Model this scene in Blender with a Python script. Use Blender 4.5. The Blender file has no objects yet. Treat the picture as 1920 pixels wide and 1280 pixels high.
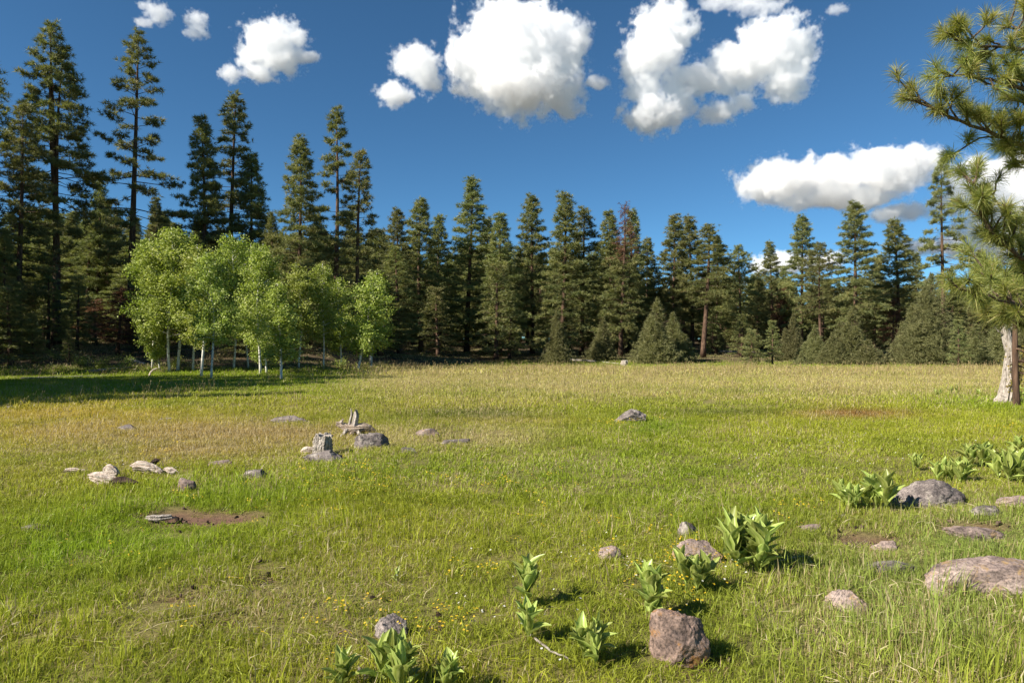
import bpy, bmesh, math
import numpy as np
from math import radians, pi

# ------------------------------------------------------------------ camera, sky, sun, exposure
SC = bpy.context.scene
EYE = 1.7
F = 1280.0                     # focal length in photo pixels (24 mm on 36 mm, 1920 wide)
cam_d = bpy.data.cameras.new('camera'); cam = bpy.data.objects.new('camera', cam_d)
SC.collection.objects.link(cam); SC.camera = cam
cam.location = (0, 0, EYE); cam.rotation_euler = (radians(90), 0, 0)
cam_d.lens = 24; cam_d.sensor_width = 36; cam_d.clip_start = 0.05; cam_d.clip_end = 9000

SUN_AZ, SUN_EL = radians(28), radians(36)          # azimuth: degrees behind exact left
sd = np.array([-math.cos(SUN_AZ)*math.cos(SUN_EL), -math.sin(SUN_AZ)*math.cos(SUN_EL), math.sin(SUN_EL)])
W = bpy.data.worlds.new('World'); SC.world = W; W.use_nodes = True
nt = W.node_tree; nt.nodes.clear()
sky = nt.nodes.new('ShaderNodeTexSky'); sky.sky_type = 'NISHITA'; sky.sun_disc = False
sky.sun_elevation = SUN_EL; sky.sun_rotation = math.atan2(sd[0], sd[1])
sky.altitude = 1800; sky.air_density = 0.75; sky.dust_density = 0.0; sky.ozone_density = 3.0
bgn = nt.nodes.new('ShaderNodeBackground'); bgn.inputs[1].default_value = 0.066
wo = nt.nodes.new('ShaderNodeOutputWorld')
skm = nt.nodes.new('ShaderNodeMix'); skm.data_type = 'RGBA'; skm.blend_type = 'MULTIPLY'; skm.inputs[0].default_value = 1.0; skm.inputs[7].default_value = (0.54, 0.88, 0.96, 1)
nt.links.new(sky.outputs[0], skm.inputs[6]); nt.links.new(skm.outputs[2], bgn.inputs[0]); nt.links.new(bgn.outputs[0], wo.inputs[0])
sun_d = bpy.data.lights.new('sun', 'SUN'); sun_d.energy = 5.0; sun_d.angle = radians(0.53); sun_d.color = (1, 0.93, 0.82)
sun = bpy.data.objects.new('sun', sun_d); SC.collection.objects.link(sun)
from mathutils import Vector
sun.rotation_euler = Vector(sd).to_track_quat('Z', 'Y').to_euler()
SC.view_settings.view_transform = 'Standard'; SC.view_settings.look = 'None'
SC.view_settings.exposure = 1.02; SC.view_settings.gamma = 1.0; SC.view_settings.use_curve_mapping = False
SC.render.engine = 'CYCLES'
cy = SC.cycles
cy.max_bounces = 24; cy.diffuse_bounces = 3; cy.glossy_bounces = 2; cy.transmission_bounces = 4
cy.volume_bounces = 24; cy.transparent_max_bounces = 4
cy.volume_max_steps = 128; cy.volume_step_rate = 2.2
cy.use_denoising = True; cy.denoiser = 'OPENIMAGEDENOISE'; cy.denoising_input_passes = 'RGB_ALBEDO_NORMAL'
cy.caustics_reflective = False; cy.caustics_refractive = False
cy.sample_clamp_indirect = 6

# ------------------------------------------------------------------ numeric helpers
def hsh(i, j, k=0, s=0):
    n = (np.asarray(i, np.int64)*374761393 + np.asarray(j, np.int64)*668265263 + np.asarray(k, np.int64)*2147483647 + s*1274126177) & 0xFFFFFFFF
    n = ((n ^ (n >> 13))*1274126177) & 0xFFFFFFFF
    n = n ^ (n >> 16)
    return (n & 0xFFFFFF)/float(0xFFFFFF)
def vn3(p, s=0):
    p = np.asarray(p, float); f = np.floor(p); i = f.astype(np.int64); t = p-f; t = t*t*(3-2*t)
    r = 0
    for a in (0, 1):
        for b in (0, 1):
            for c in (0, 1):
                w = (t[..., 0] if a else 1-t[..., 0])*(t[..., 1] if b else 1-t[..., 1])*(t[..., 2] if c else 1-t[..., 2])
                r = r + w*hsh(i[..., 0]+a, i[..., 1]+b, i[..., 2]+c, s)
    return r*2-1
def fbm3(p, o=4, s=0):
    p = np.asarray(p, float); r = 0; a = 1.0; n = 0
    for k in range(o):
        r = r + a*vn3(p*(2.03**k), s+k*7); n += a; a *= 0.5
    return r/n
def fbm2(x, y, sc, o=4, s=0):
    return fbm3(np.stack([np.asarray(x, float)/sc, np.asarray(y, float)/sc, np.zeros_like(np.asarray(x, float))], -1), o, s)
def sst(a, b, x):
    t = np.clip((x-a)/(b-a), 0, 1); return t*t*(3-2*t)

def edge_y(x, y):
    """distance at which the meadow ends and the forest floor begins, by bearing"""
    b = 960+F*x/np.maximum(y, 1.0)
    return 36+3*sst(0, 500, b)+16*sst(560, 760, b)+20*sst(700, 980, b)-2*sst(1250, 1500, b)-6*sst(1450, 1900, b)
def gz(x, y):
    x = np.asarray(x, float); y = np.asarray(y, float)
    z = -0.80*sst(24, 72, y)
    e = np.maximum(0, y-edge_y(x, y))
    b = 960+F*x/np.maximum(y, 1.0)
    slope = 0.115-0.055*sst(560, 860, b)
    lim = 7.5-4*sst(560, 860, b)
    z = z+lim*(1-np.exp(-slope*e/lim))
    z = z+0.28*sst(2.0, 7.0, x)*sst(16, 6, y)*sst(-6, 3, y)                      # little rise at the right
    z = z+0.035*fbm2(x, y, 1.7, 3, 5)*sst(60, 10, y)+0.10*fbm2(x, y, 9, 2, 11)*sst(2, 9, np.hypot(x, y))
    return z
def at(px, py):
    """ground point seen at a photo pixel"""
    ys = np.concatenate([np.linspace(1.5, 40, 1500), np.linspace(40, 260, 1500)])
    xs = (px-960)/F*ys
    d = (EYE-gz(xs, ys))-(py-640)/F*ys
    k = np.where(d <= 0)[0]
    j = k[0] if len(k) else len(ys)-1
    return np.array([xs[j], ys[j], float(gz(xs[j], ys[j]))])
def ray(px, py, Y):
    return np.array([(px-960)/F*Y, Y, EYE+(640-py)/F*Y])

# ------------------------------------------------------------------ mesh building
class MB:
    def __init__(s): s.V = []; s.T = []; s.R = []; s.H = []; s.n = 0
    def add(s, v, t, r=0.5, h=0.0):
        v = np.asarray(v, np.float32).reshape(-1, 3); t = np.asarray(t, np.int64).reshape(-1, 3)
        s.V.append(v); s.T.append(t+s.n); s.n += len(v)
        s.R.append(np.broadcast_to(np.asarray(r, np.float32), (len(v),))); s.H.append(np.broadcast_to(np.asarray(h, np.float32), (len(v),)))
        return s
    def mesh(s, name, mat, smooth=False):
        V = np.concatenate(s.V); T = np.concatenate(s.T).astype(np.int32)
        me = bpy.data.meshes.new(name)
        me.vertices.add(len(V)); me.vertices.foreach_set('co', V.ravel())
        me.loops.add(T.size); me.loops.foreach_set('vertex_index', T.ravel())
        me.polygons.add(len(T)); me.polygons.foreach_set('loop_start', np.arange(0, T.size, 3, dtype=np.int32))
        a = me.attributes.new('rnd', 'FLOAT', 'POINT'); a.data.foreach_set('value', np.concatenate(s.R).astype(np.float32))
        a = me.attributes.new('hgt', 'FLOAT', 'POINT'); a.data.foreach_set('value', np.concatenate(s.H).astype(np.float32))
        me.update(calc_edges=True)
        me.polygons.foreach_set('use_smooth', np.full(len(T), smooth, dtype=bool))
        me.materials.append(mat)
        return me
def unit(v): return v/np.maximum(np.linalg.norm(v, axis=-1, keepdims=True), 1e-9)
def tube(path, rad, sides=6, cap=True, jag=None):
    path = np.asarray(path, float); n = len(path); rad = np.asarray(rad, float)
    tg = unit(np.gradient(path, axis=0))
    ref = np.array([0.31, 0.87, 0.12]) if abs(tg[0][2]) > 0.7 else np.array([0.05, 0.1, 1.0])
    a = unit(np.cross(tg, ref)); b = np.cross(tg, a)
    th = np.arange(sides)*2*pi/sides
    rr = rad[:, None] if rad.ndim == 1 else rad
    v = path[:, None, :]+(a[:, None, :]*np.cos(th)[None, :, None]+b[:, None, :]*np.sin(th)[None, :, None])*rr[:, :, None]
    if jag is not None: v = v+tg[:, None, :]*jag[:, :, None]
    i = np.arange(n-1)[:, None]*sides; j = np.arange(sides)[None, :]; j2 = (j+1) % sides
    q = [i+j, i+j2, i+sides+j2, i+sides+j]
    t = np.concatenate([np.stack([q[0], q[1], q[2]], -1).reshape(-1, 3), np.stack([q[0], q[2], q[3]], -1).reshape(-1, 3)])
    v = v.reshape(-1, 3)
    if cap:
        c0, c1 = len(v), len(v)+1
        v = np.concatenate([v, path[:1], path[-1:]]); jj = np.arange(sides); k = (n-1)*sides
        t = np.concatenate([t, np.stack([np.full(sides, c0), (jj+1) % sides, jj], -1), np.stack([np.full(sides, c1), k+jj, k+(jj+1) % sides], -1)])
    return v, t
def tufts(mb, P, D, L, K, rng, focus=0.7, width=0.055, rnd=None):
    """needle tufts: K narrow blades radiating about axis D from each point P"""
    P = np.asarray(P, float); N = len(P); D = unit(np.asarray(D, float))
    r = unit(rng.normal(size=(N, K, 3)))
    d = unit(D[:, None, :]*focus+r)
    ln = np.asarray(L).reshape(-1, 1)*rng.uniform(0.65, 1.1, (N, K))
    side = unit(np.cross(d, rng.normal(size=(N, K, 3))))*width*rng.uniform(0.6, 1.2, (N, K, 1))*0.5
    p = np.broadcast_to(P[:, None, :], (N, K, 3))
    mid = p+d*ln[..., None]*0.06
    v = np.stack([mid+side, mid-side, p+d*ln[..., None]], 2).reshape(-1, 3)
    t = np.arange(N*K*3).reshape(-1, 3)
    rn = rng.uniform(0, 1, (N, 1, 1)) if rnd is None else np.asarray(rnd).reshape(N, 1, 1)
    rn = np.clip(np.broadcast_to(rn, (N, K, 1))*0.75+0.25*rng.uniform(0, 1, (N, K, 1)), 0, 1)
    mb.add(v, t, np.broadcast_to(rn, (N, K, 3)).ravel())
def leaves(mb, P, size, rng, rnd, droop=0.0):
    N = len(P)
    n = unit(rng.normal(size=(N, 3))+np.array([-0.3, -0.25, 0.5])); u = unit(np.cross(n, rng.normal(size=(N, 3)))); w = np.cross(n, u)
    s = size*rng.uniform(0.6, 1.25, (N, 1))
    v = np.stack([P-u*s*0.6, P+w*s*0.48, P+u*s*0.6, P-w*s*0.48], 1).reshape(-1, 3)
    b = np.arange(N)[:, None]*4
    mb.add(v, np.concatenate([b+np.array([[0, 1, 2]]), b+np.array([[0, 2, 3]])]), np.repeat(rnd, 4))

def link(name, data, parent=None, loc=None):
    o = bpy.data.objects.new(name, data); SC.collection.objects.link(o)
    if parent: o.parent = parent
    if loc is not None: o.location = loc
    return o
def tag(o, label, cat, group=None, kind=None):
    if label: o['label'] = label
    if cat: o['category'] = cat
    if group: o['group'] = group
    if kind: o['kind'] = kind
    return o
def thing(name, label, cat, loc, rz=0, sc=1.0, group=None):
    o = link(name, None, None, loc); o.rotation_euler = (0, 0, rz); o.scale = (sc, sc, sc) if np.isscalar(sc) else sc
    o.empty_display_size = 0.1
    return tag(o, label, cat, group)

# ------------------------------------------------------------------ materials
def newmat(name):
    m = bpy.data.materials.new(name); m.use_nodes = True; nt = m.node_tree; nt.nodes.clear()
    out = nt.nodes.new('ShaderNodeOutputMaterial')
    return m, nt, out
def N(nt, t, **kw):
    n = nt.nodes.new(t)
    for k, v in kw.items():
        if k == 'inp':
            for a, b in v.items(): n.inputs[a].default_value = b
        else: setattr(n, k, v)
    return n
def ramp(nt, fac, stops):
    r = nt.nodes.new('ShaderNodeValToRGB'); e = r.color_ramp.elements
    while len(e) < len(stops): e.new(0.5)
    for k, (p, c) in enumerate(stops): e[k].position = p; e[k].color = (*c, 1)
    nt.links.new(fac, r.inputs[0]); return r.outputs[0]
def foliage_mat(name, stops, transl=0.3, rough=0.55, spec=0.25, tcol=(1.15, 1.2, 0.55), objvar=0.18):
    m, nt, out = newmat(name); L = nt.links.new
    at_ = N(nt, 'ShaderNodeAttribute', attribute_name='rnd')
    col = ramp(nt, at_.outputs['Fac'], stops)
    oi = N(nt, 'ShaderNodeObjectInfo')
    hs = N(nt, 'ShaderNodeHueSaturation', inp={0: 0.5, 1: 1.0, 2: 1.0})
    mr = N(nt, 'ShaderNodeMapRange', inp={3: 1-objvar, 4: 1+objvar}); L(oi.outputs['Random'], mr.inputs[0]); L(mr.outputs[0], hs.inputs['Value'])
    mh = N(nt, 'ShaderNodeMapRange', inp={3: 0.488, 4: 0.512}); L(oi.outputs['Random'], mh.inputs[0]); L(mh.outputs[0], hs.inputs['Hue'])
    L(col, hs.inputs['Color'])
    p = N(nt, 'ShaderNodeBsdfPrincipled', inp={'Roughness': rough, 'Specular IOR Level': spec}); L(hs.outputs[0], p.inputs['Base Color'])
    mm = N(nt, 'ShaderNodeMix', data_type='RGBA', blend_type='MULTIPLY', inp={0: 1.0}); L(hs.outputs[0], mm.inputs[6]); mm.inputs[7].default_value = (*tcol, 1)
    tr = N(nt, 'ShaderNodeBsdfTranslucent'); L(mm.outputs[2], tr.inputs[0])
    mx = N(nt, 'ShaderNodeMixShader', inp={0: transl}); L(p.outputs[0], mx.inputs[1]); L(tr.outputs[0], mx.inputs[2])
    L(mx.outputs[0], out.inputs[0]); return m
def bark_mat(name, c1, c2, c3, scale=(14, 14, 2.2), bump=0.6, rough=0.9):
    m, nt, out = newmat(name); L = nt.links.new
    tc = N(nt, 'ShaderNodeTexCoord'); mp = N(nt, 'ShaderNodeMapping'); mp.inputs['Scale'].default_value = scale; L(tc.outputs['Object'], mp.inputs[0])
    n1 = N(nt, 'ShaderNodeTexNoise', inp={'Scale': 1.0, 'Detail': 6.0, 'Roughness': 0.65}); L(mp.outputs[0], n1.inputs[0])
    col = ramp(nt, n1.outputs[0], [(0.3, c1), (0.5, c2), (0.72, c3)])
    bp = N(nt, 'ShaderNodeBump', inp={'Strength': bump, 'Distance': 0.05}); L(n1.outputs[0], bp.inputs['Height'])
    p = N(nt, 'ShaderNodeBsdfPrincipled', inp={'Roughness': rough, 'Specular IOR Level': 0.15}); L(col, p.inputs[0]); L(bp.outputs[0], p.inputs['Normal'])
    L(p.outputs[0], out.inputs[0]); return m

M = {}
M['needle'] = foliage_mat('pine_needles', [(0.0, (0.085, 0.115, 0.046)), (0.45, (0.195, 0.21, 0.078)), (0.8, (0.275, 0.265, 0.10)), (1.0, (0.36, 0.31, 0.14))], 0.28, spec=0.3)
M['needle_dead'] = foliage_mat('dead_needles', [(0.0, (0.11, 0.05, 0.03)), (0.6, (0.20, 0.10, 0.055)), (1.0, (0.28, 0.17, 0.09))], 0.15)
M['needle_near'] = foliage_mat('long_needles', [(0.0, (0.13, 0.17, 0.042)), (0.5, (0.27, 0.29, 0.075)), (0.85, (0.39, 0.38, 0.115)), (1.0, (0.52, 0.42, 0.17))], 0.40, rough=0.4, spec=0.4)
M['juniper'] = foliage_mat('juniper_sprays', [(0.0, (0.10, 0.11, 0.048)), (0.5, (0.20, 0.20, 0.085)), (1.0, (0.32, 0.29, 0.14))], 0.3)
M['aspen_leaf'] = foliage_mat('aspen_leaves', [(0.0, (0.14, 0.19, 0.026)), (0.5, (0.29, 0.35, 0.070)), (0.85, (0.41, 0.455, 0.145)), (1.0, (0.54, 0.55, 0.25))], 0.36, rough=0.6, spec=0.2, objvar=0.08)
M['yellow_leaf'] = foliage_mat('yellow_leaves', [(0.0, (0.12, 0.13, 0.02)), (0.5, (0.25, 0.22, 0.035)), (1.0, (0.40, 0.30, 0.06))], 0.35)
M['bark'] = bark_mat('pine_bark', (0.03, 0.022, 0.017), (0.095, 0.058, 0.038), (0.20, 0.125, 0.085), (9, 9, 1.6))
M['twig'] = bark_mat('twig_bark', (0.04, 0.028, 0.022), (0.10, 0.07, 0.05), (0.19, 0.14, 0.10), (30, 30, 30), 0.3)
M['grey_wood'] = bark_mat('weathered_wood', (0.10, 0.08, 0.065), (0.38, 0.33, 0.28), (0.64, 0.58, 0.51), (34, 34, 3.0), 1.0)
M['pale_wood'] = bark_mat('bleached_wood', (0.16, 0.09, 0.055), (0.56, 0.46, 0.37), (0.78, 0.71, 0.63), (5, 42, 42), 1.0)
M['lying_wood'] = bark_mat('lying_weathered_wood', (0.10, 0.07, 0.05), (0.32, 0.25, 0.19), (0.52, 0.44, 0.36), (8, 30, 30), 0.6)
M['rot_wood'] = bark_mat('rotten_wood', (0.015, 0.010, 0.008), (0.05, 0.033, 0.025), (0.15, 0.10, 0.07), (30, 30, 8), 0.8)
def aspen_bark():
    m, nt, out = newmat('aspen_bark'); L = nt.links.new
    tc = N(nt, 'ShaderNodeTexCoord'); mp = N(nt, 'ShaderNodeMapping'); mp.inputs['Scale'].default_value = (7, 7, 11); L(tc.outputs['Object'], mp.inputs[0])
    n1 = N(nt, 'ShaderNodeTexNoise', inp={'Scale': 1.0, 'Detail': 4.0, 'Roughness': 0.6}); L(mp.outputs[0], n1.inputs[0])
    col = ramp(nt, n1.outputs[0], [(0.30, (0.035, 0.03, 0.026)), (0.40, (0.30, 0.28, 0.23)), (0.46, (0.62, 0.60, 0.52)), (0.7, (0.74, 0.72, 0.64))])
    p = N(nt, 'ShaderNodeBsdfPrincipled', inp={'Roughness': 0.75, 'Specular IOR Level': 0.2}); L(col, p.inputs[0]); L(p.outputs[0], out.inputs[0]); return m
M['aspen_bark'] = aspen_bark()
def rock_mat(name, c0, c1, c2, lich):
    m, nt, out = newmat(name); L = nt.links.new
    tc = N(nt, 'ShaderNodeTexCoord'); oi = N(nt, 'ShaderNodeObjectInfo')
    add = N(nt, 'ShaderNodeVectorMath', operation='ADD'); L(tc.outputs['Object'], add.inputs[0]); L(oi.outputs['Location'], add.inputs[1])
    n1 = N(nt, 'ShaderNodeTexNoise', inp={'Scale': 5.0, 'Detail': 6.0, 'Roughness': 0.65}); L(add.outputs[0], n1.inputs[0])
    n2 = N(nt, 'ShaderNodeTexNoise', inp={'Scale': 60.0, 'Detail': 5.0, 'Roughness': 0.7}); L(add.outputs[0], n2.inputs[0])
    n3 = N(nt, 'ShaderNodeTexNoise', inp={'Scale': 9.0, 'Detail': 7.0, 'Roughness': 0.75}); L(add.outputs[0], n3.inputs[0])
    ca = ramp(nt, n1.outputs[0], [(0.32, c0), (0.5, c1), (0.7, c2)])
    sp = ramp(nt, n2.outputs[0], [(0.34, (0.25, 0.25, 0.25)), (0.5, (1, 1, 1)), (0.68, (1.55, 1.5, 1.45))])
    mu = N(nt, 'ShaderNodeMix', data_type='RGBA', blend_type='MULTIPLY', inp={0: 0.85}); L(ca, mu.inputs[6]); L(sp, mu.inputs[7])
    lf = ramp(nt, n3.outputs[0], [(0.54, (0, 0, 0)), (0.62, (1, 1, 1))])
    ml = N(nt, 'ShaderNodeMix', data_type='RGBA'); L(lf, ml.inputs[0]); L(mu.outputs[2], ml.inputs[6]); ml.inputs[7].default_value = (*lich, 1)
    ad = N(nt, 'ShaderNodeMath', operation='MULTIPLY_ADD', inp={1: 0.5}); L(n2.outputs[0], ad.inputs[0]); L(n1.outputs[0], ad.inputs[2])
    bp = N(nt, 'ShaderNodeBump', inp={'Strength': 0.7, 'Distance': 0.02}); L(ad.outputs[0], bp.inputs['Height'])
    p = N(nt, 'ShaderNodeBsdfPrincipled', inp={'Roughness': 0.92, 'Specular IOR Level': 0.15}); L(ml.outputs[2], p.inputs[0]); L(bp.outputs[0], p.inputs['Normal'])
    L(p.outputs[0], out.inputs[0]); return m
M['rock_pink'] = rock_mat('pinkish_rock', (0.085, 0.065, 0.058), (0.25, 0.19, 0.165), (0.39, 0.31, 0.27), (0.30, 0.20, 0.10))
M['rock_grey'] = rock_mat('grey_rock', (0.055, 0.048, 0.046), (0.155, 0.13, 0.12), (0.28, 0.24, 0.22), (0.36, 0.32, 0.27))
M['rock_rust'] = rock_mat('rust_rock', (0.045, 0.036, 0.034), (0.22, 0.155, 0.125), (0.36, 0.27, 0.225), (0.26, 0.135, 0.05))

def plant_mat():
    m, nt, out = newmat('corn_lily_leaf'); L = nt.links.new
    at_ = N(nt, 'ShaderNodeAttribute', attribute_name='rnd'); oi = N(nt, 'ShaderNodeObjectInfo')
    col = ramp(nt, at_.outputs['Fac'], [(0.0, (0.27, 0.36, 0.055)), (1.0, (0.47, 0.53, 0.16))])
    hs = N(nt, 'ShaderNodeHueSaturation'); mr = N(nt, 'ShaderNodeMapRange', inp={3: 0.7, 4: 1.2}); L(oi.outputs['Random'], mr.inputs[0]); L(mr.outputs[0], hs.inputs['Value']); L(col, hs.inputs['Color'])
    mh = N(nt, 'ShaderNodeMapRange', inp={3: 0.485, 4: 0.51}); L(oi.outputs['Random'], mh.inputs[0]); L(mh.outputs[0], hs.inputs['Hue'])
    p = N(nt, 'ShaderNodeBsdfPrincipled', inp={'Roughness': 0.36, 'Specular IOR Level': 0.5}); L(hs.outputs[0], p.inputs[0])
    tr = N(nt, 'ShaderNodeBsdfTranslucent'); L(hs.outputs[0], tr.inputs[0])
    mx = N(nt, 'ShaderNodeMixShader', inp={0: 0.33}); L(p.outputs[0], mx.inputs[1]); L(tr.outputs[0], mx.inputs[2]); L(mx.outputs[0], out.inputs[0]); return m
M['lily'] = plant_mat()

def grass_mat():
    """colour comes with each clump (attribute tint on the instance), varied blade by blade"""
    m, nt, out = newmat('meadow_grass'); L = nt.links.new
    ti = N(nt, 'ShaderNodeAttribute', attribute_name='tint', attribute_type='INSTANCER')
    dr = N(nt, 'ShaderNodeAttribute', attribute_name='dry', attribute_type='INSTANCER')
    rn = N(nt, 'ShaderNodeAttribute', attribute_name='rnd'); hg = N(nt, 'ShaderNodeAttribute', attribute_name='hgt')
    hs = N(nt, 'ShaderNodeHueSaturation'); mr = N(nt, 'ShaderNodeMapRange', inp={3: 0.72, 4: 1.35}); L(rn.outputs['Fac'], mr.inputs[0]); L(mr.outputs[0], hs.inputs['Value']); L(ti.outputs['Color'], hs.inputs['Color'])
    # straw blades: where the blade's own number is under the clump's dryness
    fr = N(nt, 'ShaderNodeMath', operation='MULTIPLY', inp={1: 7.31}); L(rn.outputs['Fac'], fr.inputs[0])
    fr2 = N(nt, 'ShaderNodeMath', operation='FRACT'); L(fr.outputs[0], fr2.inputs[0])
    lt = N(nt, 'ShaderNodeMath', operation='LESS_THAN'); L(fr2.outputs[0], lt.inputs[0]); L(dr.outputs['Fac'], lt.inputs[1])
    st = ramp(nt, rn.outputs['Fac'], [(0.0, (0.38, 0.28, 0.13)), (0.5, (0.50, 0.41, 0.21)), (1.0, (0.62, 0.54, 0.33))])
    mx = N(nt, 'ShaderNodeMix', data_type='RGBA'); L(lt.outputs[0], mx.inputs[0]); L(hs.outputs[0], mx.inputs[6]); L(st, mx.inputs[7])
    p = N(nt, 'ShaderNodeBsdfPrincipled', inp={'Roughness': 0.5, 'Specular IOR Level': 0.3}); L(mx.outputs[2], p.inputs[0])
    tr = N(nt, 'ShaderNodeBsdfTranslucent'); L(mx.outputs[2], tr.inputs[0])
    ms = N(nt, 'ShaderNodeMixShader', inp={0: 0.45}); L(p.outputs[0], ms.inputs[1]); L(tr.outputs[0], ms.inputs[2]); L(ms.outputs[0], out.inputs[0]); return m
M['grass'] = grass_mat()
def ground_mat():
    m, nt, out = newmat('meadow_ground'); L = nt.links.new
    ti = N(nt, 'ShaderNodeAttribute', attribute_name='tint')
    tc = N(nt, 'ShaderNodeTexCoord')
    n1 = N(nt, 'ShaderNodeTexNoise', inp={'Scale': 26.0, 'Detail': 8.0, 'Roughness': 0.8}); L(tc.outputs['Object'], n1.inputs[0])
    sp = ramp(nt, n1.outputs[0], [(0.3, (0.45, 0.45, 0.45)), (0.5, (1, 1, 1)), (0.7, (1.5, 1.45, 1.4))])
    mu = N(nt, 'ShaderNodeMix', data_type='RGBA', blend_type='MULTIPLY', inp={0: 1.0}); L(ti.outputs['Color'], mu.inputs[6]); L(sp, mu.inputs[7])
    bp = N(nt, 'ShaderNodeBump', inp={'Strength': 0.8, 'Distance': 0.03}); L(n1.outputs[0], bp.inputs['Height'])
    p = N(nt, 'ShaderNodeBsdfPrincipled', inp={'Roughness': 0.95, 'Specular IOR Level': 0.1}); L(mu.outputs[2], p.inputs[0]); L(bp.outputs[0], p.inputs['Normal'])
    L(p.outputs[0], out.inputs[0]); return m
M['ground'] = ground_mat()
def flat_mat(name, c, rough=0.6, tr=0.2):
    m, nt, out = newmat(name); L = nt.links.new
    p = N(nt, 'ShaderNodeBsdfPrincipled', inp={'Roughness': rough, 'Base Color': (*c, 1)})
    n1 = N(nt, 'ShaderNodeTexNoise', inp={'Scale': 40.0}); col = ramp(nt, n1.outputs[0], [(0.3, tuple(x*0.75 for x in c)), (0.7, c)]); L(col, p.inputs[0])
    t = N(nt, 'ShaderNodeBsdfTranslucent', inp={0: (*c, 1)}); mx = N(nt, 'ShaderNodeMixShader', inp={0: tr}); L(p.outputs[0], mx.inputs[1]); L(t.outputs[0], mx.inputs[2])
    L(mx.outputs[0], out.inputs[0]); return m
M['petal'] = flat_mat('yellow_petals', (0.75, 0.52, 0.02))
M['petal_white'] = flat_mat('white_petals', (0.75, 0.73, 0.66))
M['straw'] = flat_mat('straw', (0.55, 0.45, 0.27))

# ------------------------------------------------------------------ meadow colouring (the plants themselves differ from place to place)
SOIL = []          # bare soil spots: centre x, y, half sizes, dark
def soil_spot(px, py, w, h):
    c = at(px, py); a = at(px, py+h/2); b = at(px, py-h/2)
    SOIL.append((c[0], c[1], max(w/2/F*c[1], 0.03), max((b[1]-a[1])/2, 0.05)))
for s in [(375, 970, 225, 30), (315, 962, 90, 28), (66, 937, 50, 8), (822, 1167, 34, 16), (290, 1140, 60, 40), (365, 1112, 40, 22), (75, 1190, 60, 22), (490, 1065, 50, 20),
          (1620, 1010, 130, 26), (1820, 990, 120, 24), (500, 1085, 60, 16), (700, 1130, 50, 14), (800, 1140, 40, 12), (415, 1165, 70, 20), (1530, 1190, 60, 20), (1300, 1245, 100, 26)]:
    soil_spot(*s)
def soil_amt(x, y):
    r = np.zeros_like(x)
    for (cx, cy_, a, b) in SOIL:
        d = np.sqrt(((x-cx)/a)**2+((y-cy_)/b)**2)+0.35*fbm2(x, y, 0.18, 3, 77)
        r = np.maximum(r, sst(1.15, 0.75, d))
    return r
def soil_near(x, y):
    r = np.zeros_like(x)
    for (cx, cy_, a, b) in SOIL: r = np.maximum(r, sst(1.7, 1.0, np.sqrt(((x-cx)/a)**2+((y-cy_+b*0.7)/(b*1.5))**2)))
    return r
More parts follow.
